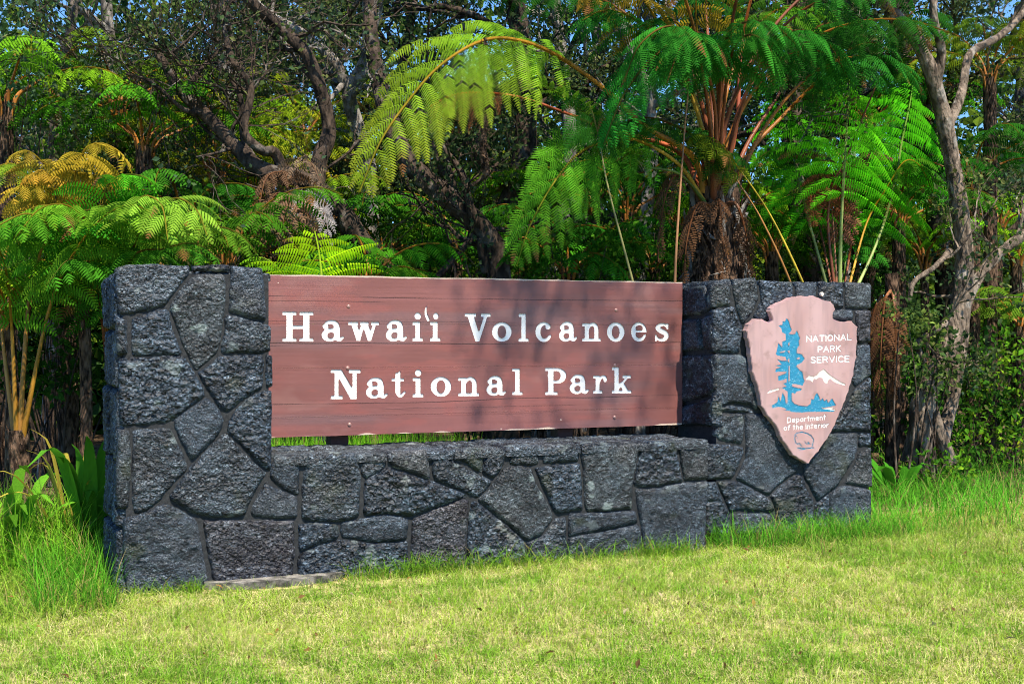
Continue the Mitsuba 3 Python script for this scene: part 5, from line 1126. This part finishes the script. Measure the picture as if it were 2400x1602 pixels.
# far forest that reads as one mass
r = np.random.default_rng(200)
cl = []
while len(cl) < 1500:
    Y = r.uniform(17, 27); x = r.uniform(-500, 2850)
    p = foot(x, Y)
    h = r.uniform(0, 1) ** 1.7 * (7.2 + 1.5 * math.sin(x * .011) + r.normal() * .8)
    cl.append(p + np.array([0, 0, h]))
for _ in range(650):
    Y = r.uniform(16, 24)
    p = foot(r.uniform(-500, 2850), Y)
    cl.append(p + np.array([0, 0, r.uniform(.1, 3.2)]))
P, Cc = [], []
for p in cl:
    k = 55
    P.append(p + r.normal(size=(k, 3)) * np.array([.6, .6, .5]))
    Cc.append(np.array([(.045, .10, .024), (.08, .17, .024), (.03, .07, .02), (.15, .25, .025)][r.integers(4)]) * r.uniform(.6, 1.4) * r.uniform(.75, 1.25, (k, 1)))
v, f, c = leaves(r, np.vstack(P), .21, np.vstack(Cc), aspect=.7, far=True)
put('distant_forest', (v, f), 'mat_leaf', color=c)
labels['distant_forest'] = {'label': 'distant forest foliage seen through the gaps between the trees', 'category': 'forest', 'kind': 'stuff'}


# ---------------------------------------------------------------- grass
def blades(r, xy, h, wd, lean, col, segs=3):
    n = len(xy)
    p = np.column_stack([xy, ground_z(xy[:, 0], xy[:, 1]) - .004])
    az = r.uniform(0, 2 * np.pi, n)
    o = np.stack([np.cos(az), np.sin(az), np.zeros(n)], 1)
    s = np.stack([-np.sin(az + r.normal(size=n) * .6), np.cos(az), np.zeros(n)], 1)
    ts = np.linspace(0, 1, segs + 1)
    vs = []
    for t in ts:
        q = p + Z * (h * (t - .45 * lean * t * t))[:, None] + o * (h * lean * t ** 1.7)[:, None]
        w = (wd * (1 - t ** 1.5) * .5 + .0002)[:, None]
        vs += [q - s * w, q + s * w]
    v = np.stack(vs, 1).reshape(-1, 3)
    k = 2 * (segs + 1)
    b = np.arange(n)[:, None] * k
    f = np.vstack([b + np.array(t) for i in range(segs) for t in ((2 * i, 2 * i + 1, 2 * i + 3), (2 * i, 2 * i + 3, 2 * i + 2))])
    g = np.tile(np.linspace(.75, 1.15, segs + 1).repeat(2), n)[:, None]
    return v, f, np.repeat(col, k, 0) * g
def in_view(xy, pad):
    d = np.column_stack([xy, np.zeros(len(xy))]) - EYE
    z = d @ FWD; x = d @ RGT; y = d @ UPV
    return (z > 3.6) & (np.abs(x) < z * 1200 / FOC + pad) & (y > -z * 801 / FOC - pad)
def patch(xy, s, k): return meshkit.fbm(np.column_stack([xy * s, np.full(len(xy), k)]), 3, int(k))
r = np.random.default_rng(300)
N = 360000
xy = np.column_stack([r.uniform(-1.6, 8.5, N), r.uniform(2.9, 7.1, N)])
xy = xy[in_view(xy, .35)]
wallz = ((xy[:, 1] > Y0 - .01) & (xy[:, 0] > xl) & (xy[:, 0] < xR)) & ~((xy[:, 0] > xbase) & (xy[:, 1] < Y1))
xy = xy[~wallz]
bare = np.exp(-(((xy[:, 0] - (ft0 + ft1) / 2) / .60) ** 2) - ((xy[:, 1] - (Y0 - .13)) / .17) ** 2)
xy = xy[r.uniform(size=len(xy)) > bare * .93]
n = len(xy)
dry = np.clip((patch(xy, 1.7, 1) - .5) * 1.8 + (patch(xy, 9, 2) - .5) * 2.6 + .58, 0, 1)
straw = r.uniform(size=n) < .06 + dry * .36
gc = np.array([.185, .385, .034]) * r.uniform(.5, 1.4, (n, 1)) + np.array([.15, .10, .02]) * dry[:, None]
sc_ = np.array([.68, .66, .31]) * r.uniform(.7, 1.25, (n, 1))
col = np.where(straw[:, None], sc_, gc)
hh = np.where(straw, r.uniform(.03, .075, n), r.uniform(.03, .085, n)) * (1 + .5 * (patch(xy, 3, 5) - .5))
ln_ = np.where(straw, r.uniform(.5, 1.6, n), r.uniform(.25, 1.3, n))
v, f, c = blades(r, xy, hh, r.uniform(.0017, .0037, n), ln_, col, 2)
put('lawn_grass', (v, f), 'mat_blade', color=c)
labels['lawn_grass'] = {'label': 'short sunlit lawn grass, part straw coloured, in front of the wall', 'category': 'grass', 'kind': 'stuff'}
# longer grass: left of the wall, along its foot, right of it
sets = []
def tall(n, x0, x1, y0, y1, h, col, wd=.005, lean=(.2, .9)):
    q = np.column_stack([r.uniform(x0, x1, n), r.uniform(y0, y1, n)])
    q = q[r.uniform(size=n) < np.clip(patch(q, 3.5, 7) * 2 - .35, .05, 1)]
    q = q[~((q[:, 1] > Y0 - .01) & (q[:, 1] < YB + .02) & (q[:, 0] > xl - .02) & (q[:, 0] < xR + .01) & ~((q[:, 0] > xbase) & (q[:, 1] < Y1)))]
    m = len(q)
    cc = np.array(col) * r.uniform(.55, 1.45, (m, 1))
    dryb = r.uniform(size=m) < .12
    cc = np.where(dryb[:, None], np.array([.36, .30, .11]), cc)
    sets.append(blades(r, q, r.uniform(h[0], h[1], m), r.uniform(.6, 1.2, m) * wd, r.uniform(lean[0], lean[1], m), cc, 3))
xL = xl
tall(10000, -1.6, xL - .02, 6.9, 8.8, (.14, .42), (.20, .44, .03), .006, (.2, 1.1))
tall(3800, -1.4, xL - .05, 7.15, 7.95, (.25, .60), (.20, .46, .03), .008, (.15, .7))
tall(5000, -1.4, xL - .05, 5.9, 6.9, (.06, .18), (.26, .43, .05), .005, (.3, 1.2))
tall(1700, xL - .38, xL - .01, 6.05, 7.0, (.10, .34), (.11, .36, .025), .0045, (.15, .8))
tall(700, xL - .1, ft0 - .03, Y0 - .12, Y0 - .005, (.03, .13), (.14, .30, .022), .004, (.3, 1.1))
tall(3300, 1.85, xbase, Y0 - .15, Y0 - .005, (.03, .19), (.13, .30, .022), .004, (.3, 1.1))
tall(2600, xbase - .03, xR + .2, Y0 - .16, Y1 - .005, (.08, .26), (.13, .40, .03), .0045, (.2, .9))
tall(5500, xR - .05, xR + 2.4, 6.3, 8.6, (.08, .32), (.12, .42, .03), .006, (.2, 1.0))
tall(3600, xR - .9, xR + 2.2, 5.5, 6.5, (.06, .17), (.22, .36, .06), .0045, (.3, 1.2))
tall(12000, 1.6, 3.1, 7.5, 8.5, (.48, .72), (.20, .55, .025), .008, (.1, .5))
tall(2500, 2.9, xbase, 7.7, 9.6, (.3, .6), (.08, .30, .016), .008)
tall(5000, xR + .3, xR + 4.5, 7.6, 10.5, (.08, .3), (.07, .24, .02), .008)
fl = np.column_stack([r.uniform(-1, 6.5, 420), r.uniform(3.6, 6.9, 420)])
fl = fl[in_view(fl, .2) & ~((fl[:, 1] > Y0 - .04) & (fl[:, 0] > xl) & (fl[:, 0] < xR))][:240]
fp = np.column_stack([fl, ground_z(fl[:, 0], fl[:, 1]) + r.uniform(.015, .045, len(fl))])
v, f, c = leaves(r, fp, .035, np.array([(.30, .17, .06), (.36, .27, .07), (.16, .09, .04), (.40, .36, .20)])[r.integers(4, size=len(fp))] * r.uniform(.6, 1.2, (len(fp), 1)), up=1.5, aspect=.5)
put('fallen_leaves', (v, f), 'mat_leaf', color=c)
labels['fallen_leaves'] = {'label': 'small dry leaves scattered over the lawn', 'category': 'leaves', 'kind': 'stuff'}
sv, sf, scl, o = [], [], [], 0
for a, b, c in sets:
    sv.append(a); sf.append(b + o); scl.append(c); o += len(a)
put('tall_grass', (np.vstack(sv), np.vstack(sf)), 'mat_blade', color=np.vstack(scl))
labels['tall_grass'] = {'label': 'long green grass around the foot of the wall and at both sides', 'category': 'grass', 'kind': 'stuff'}
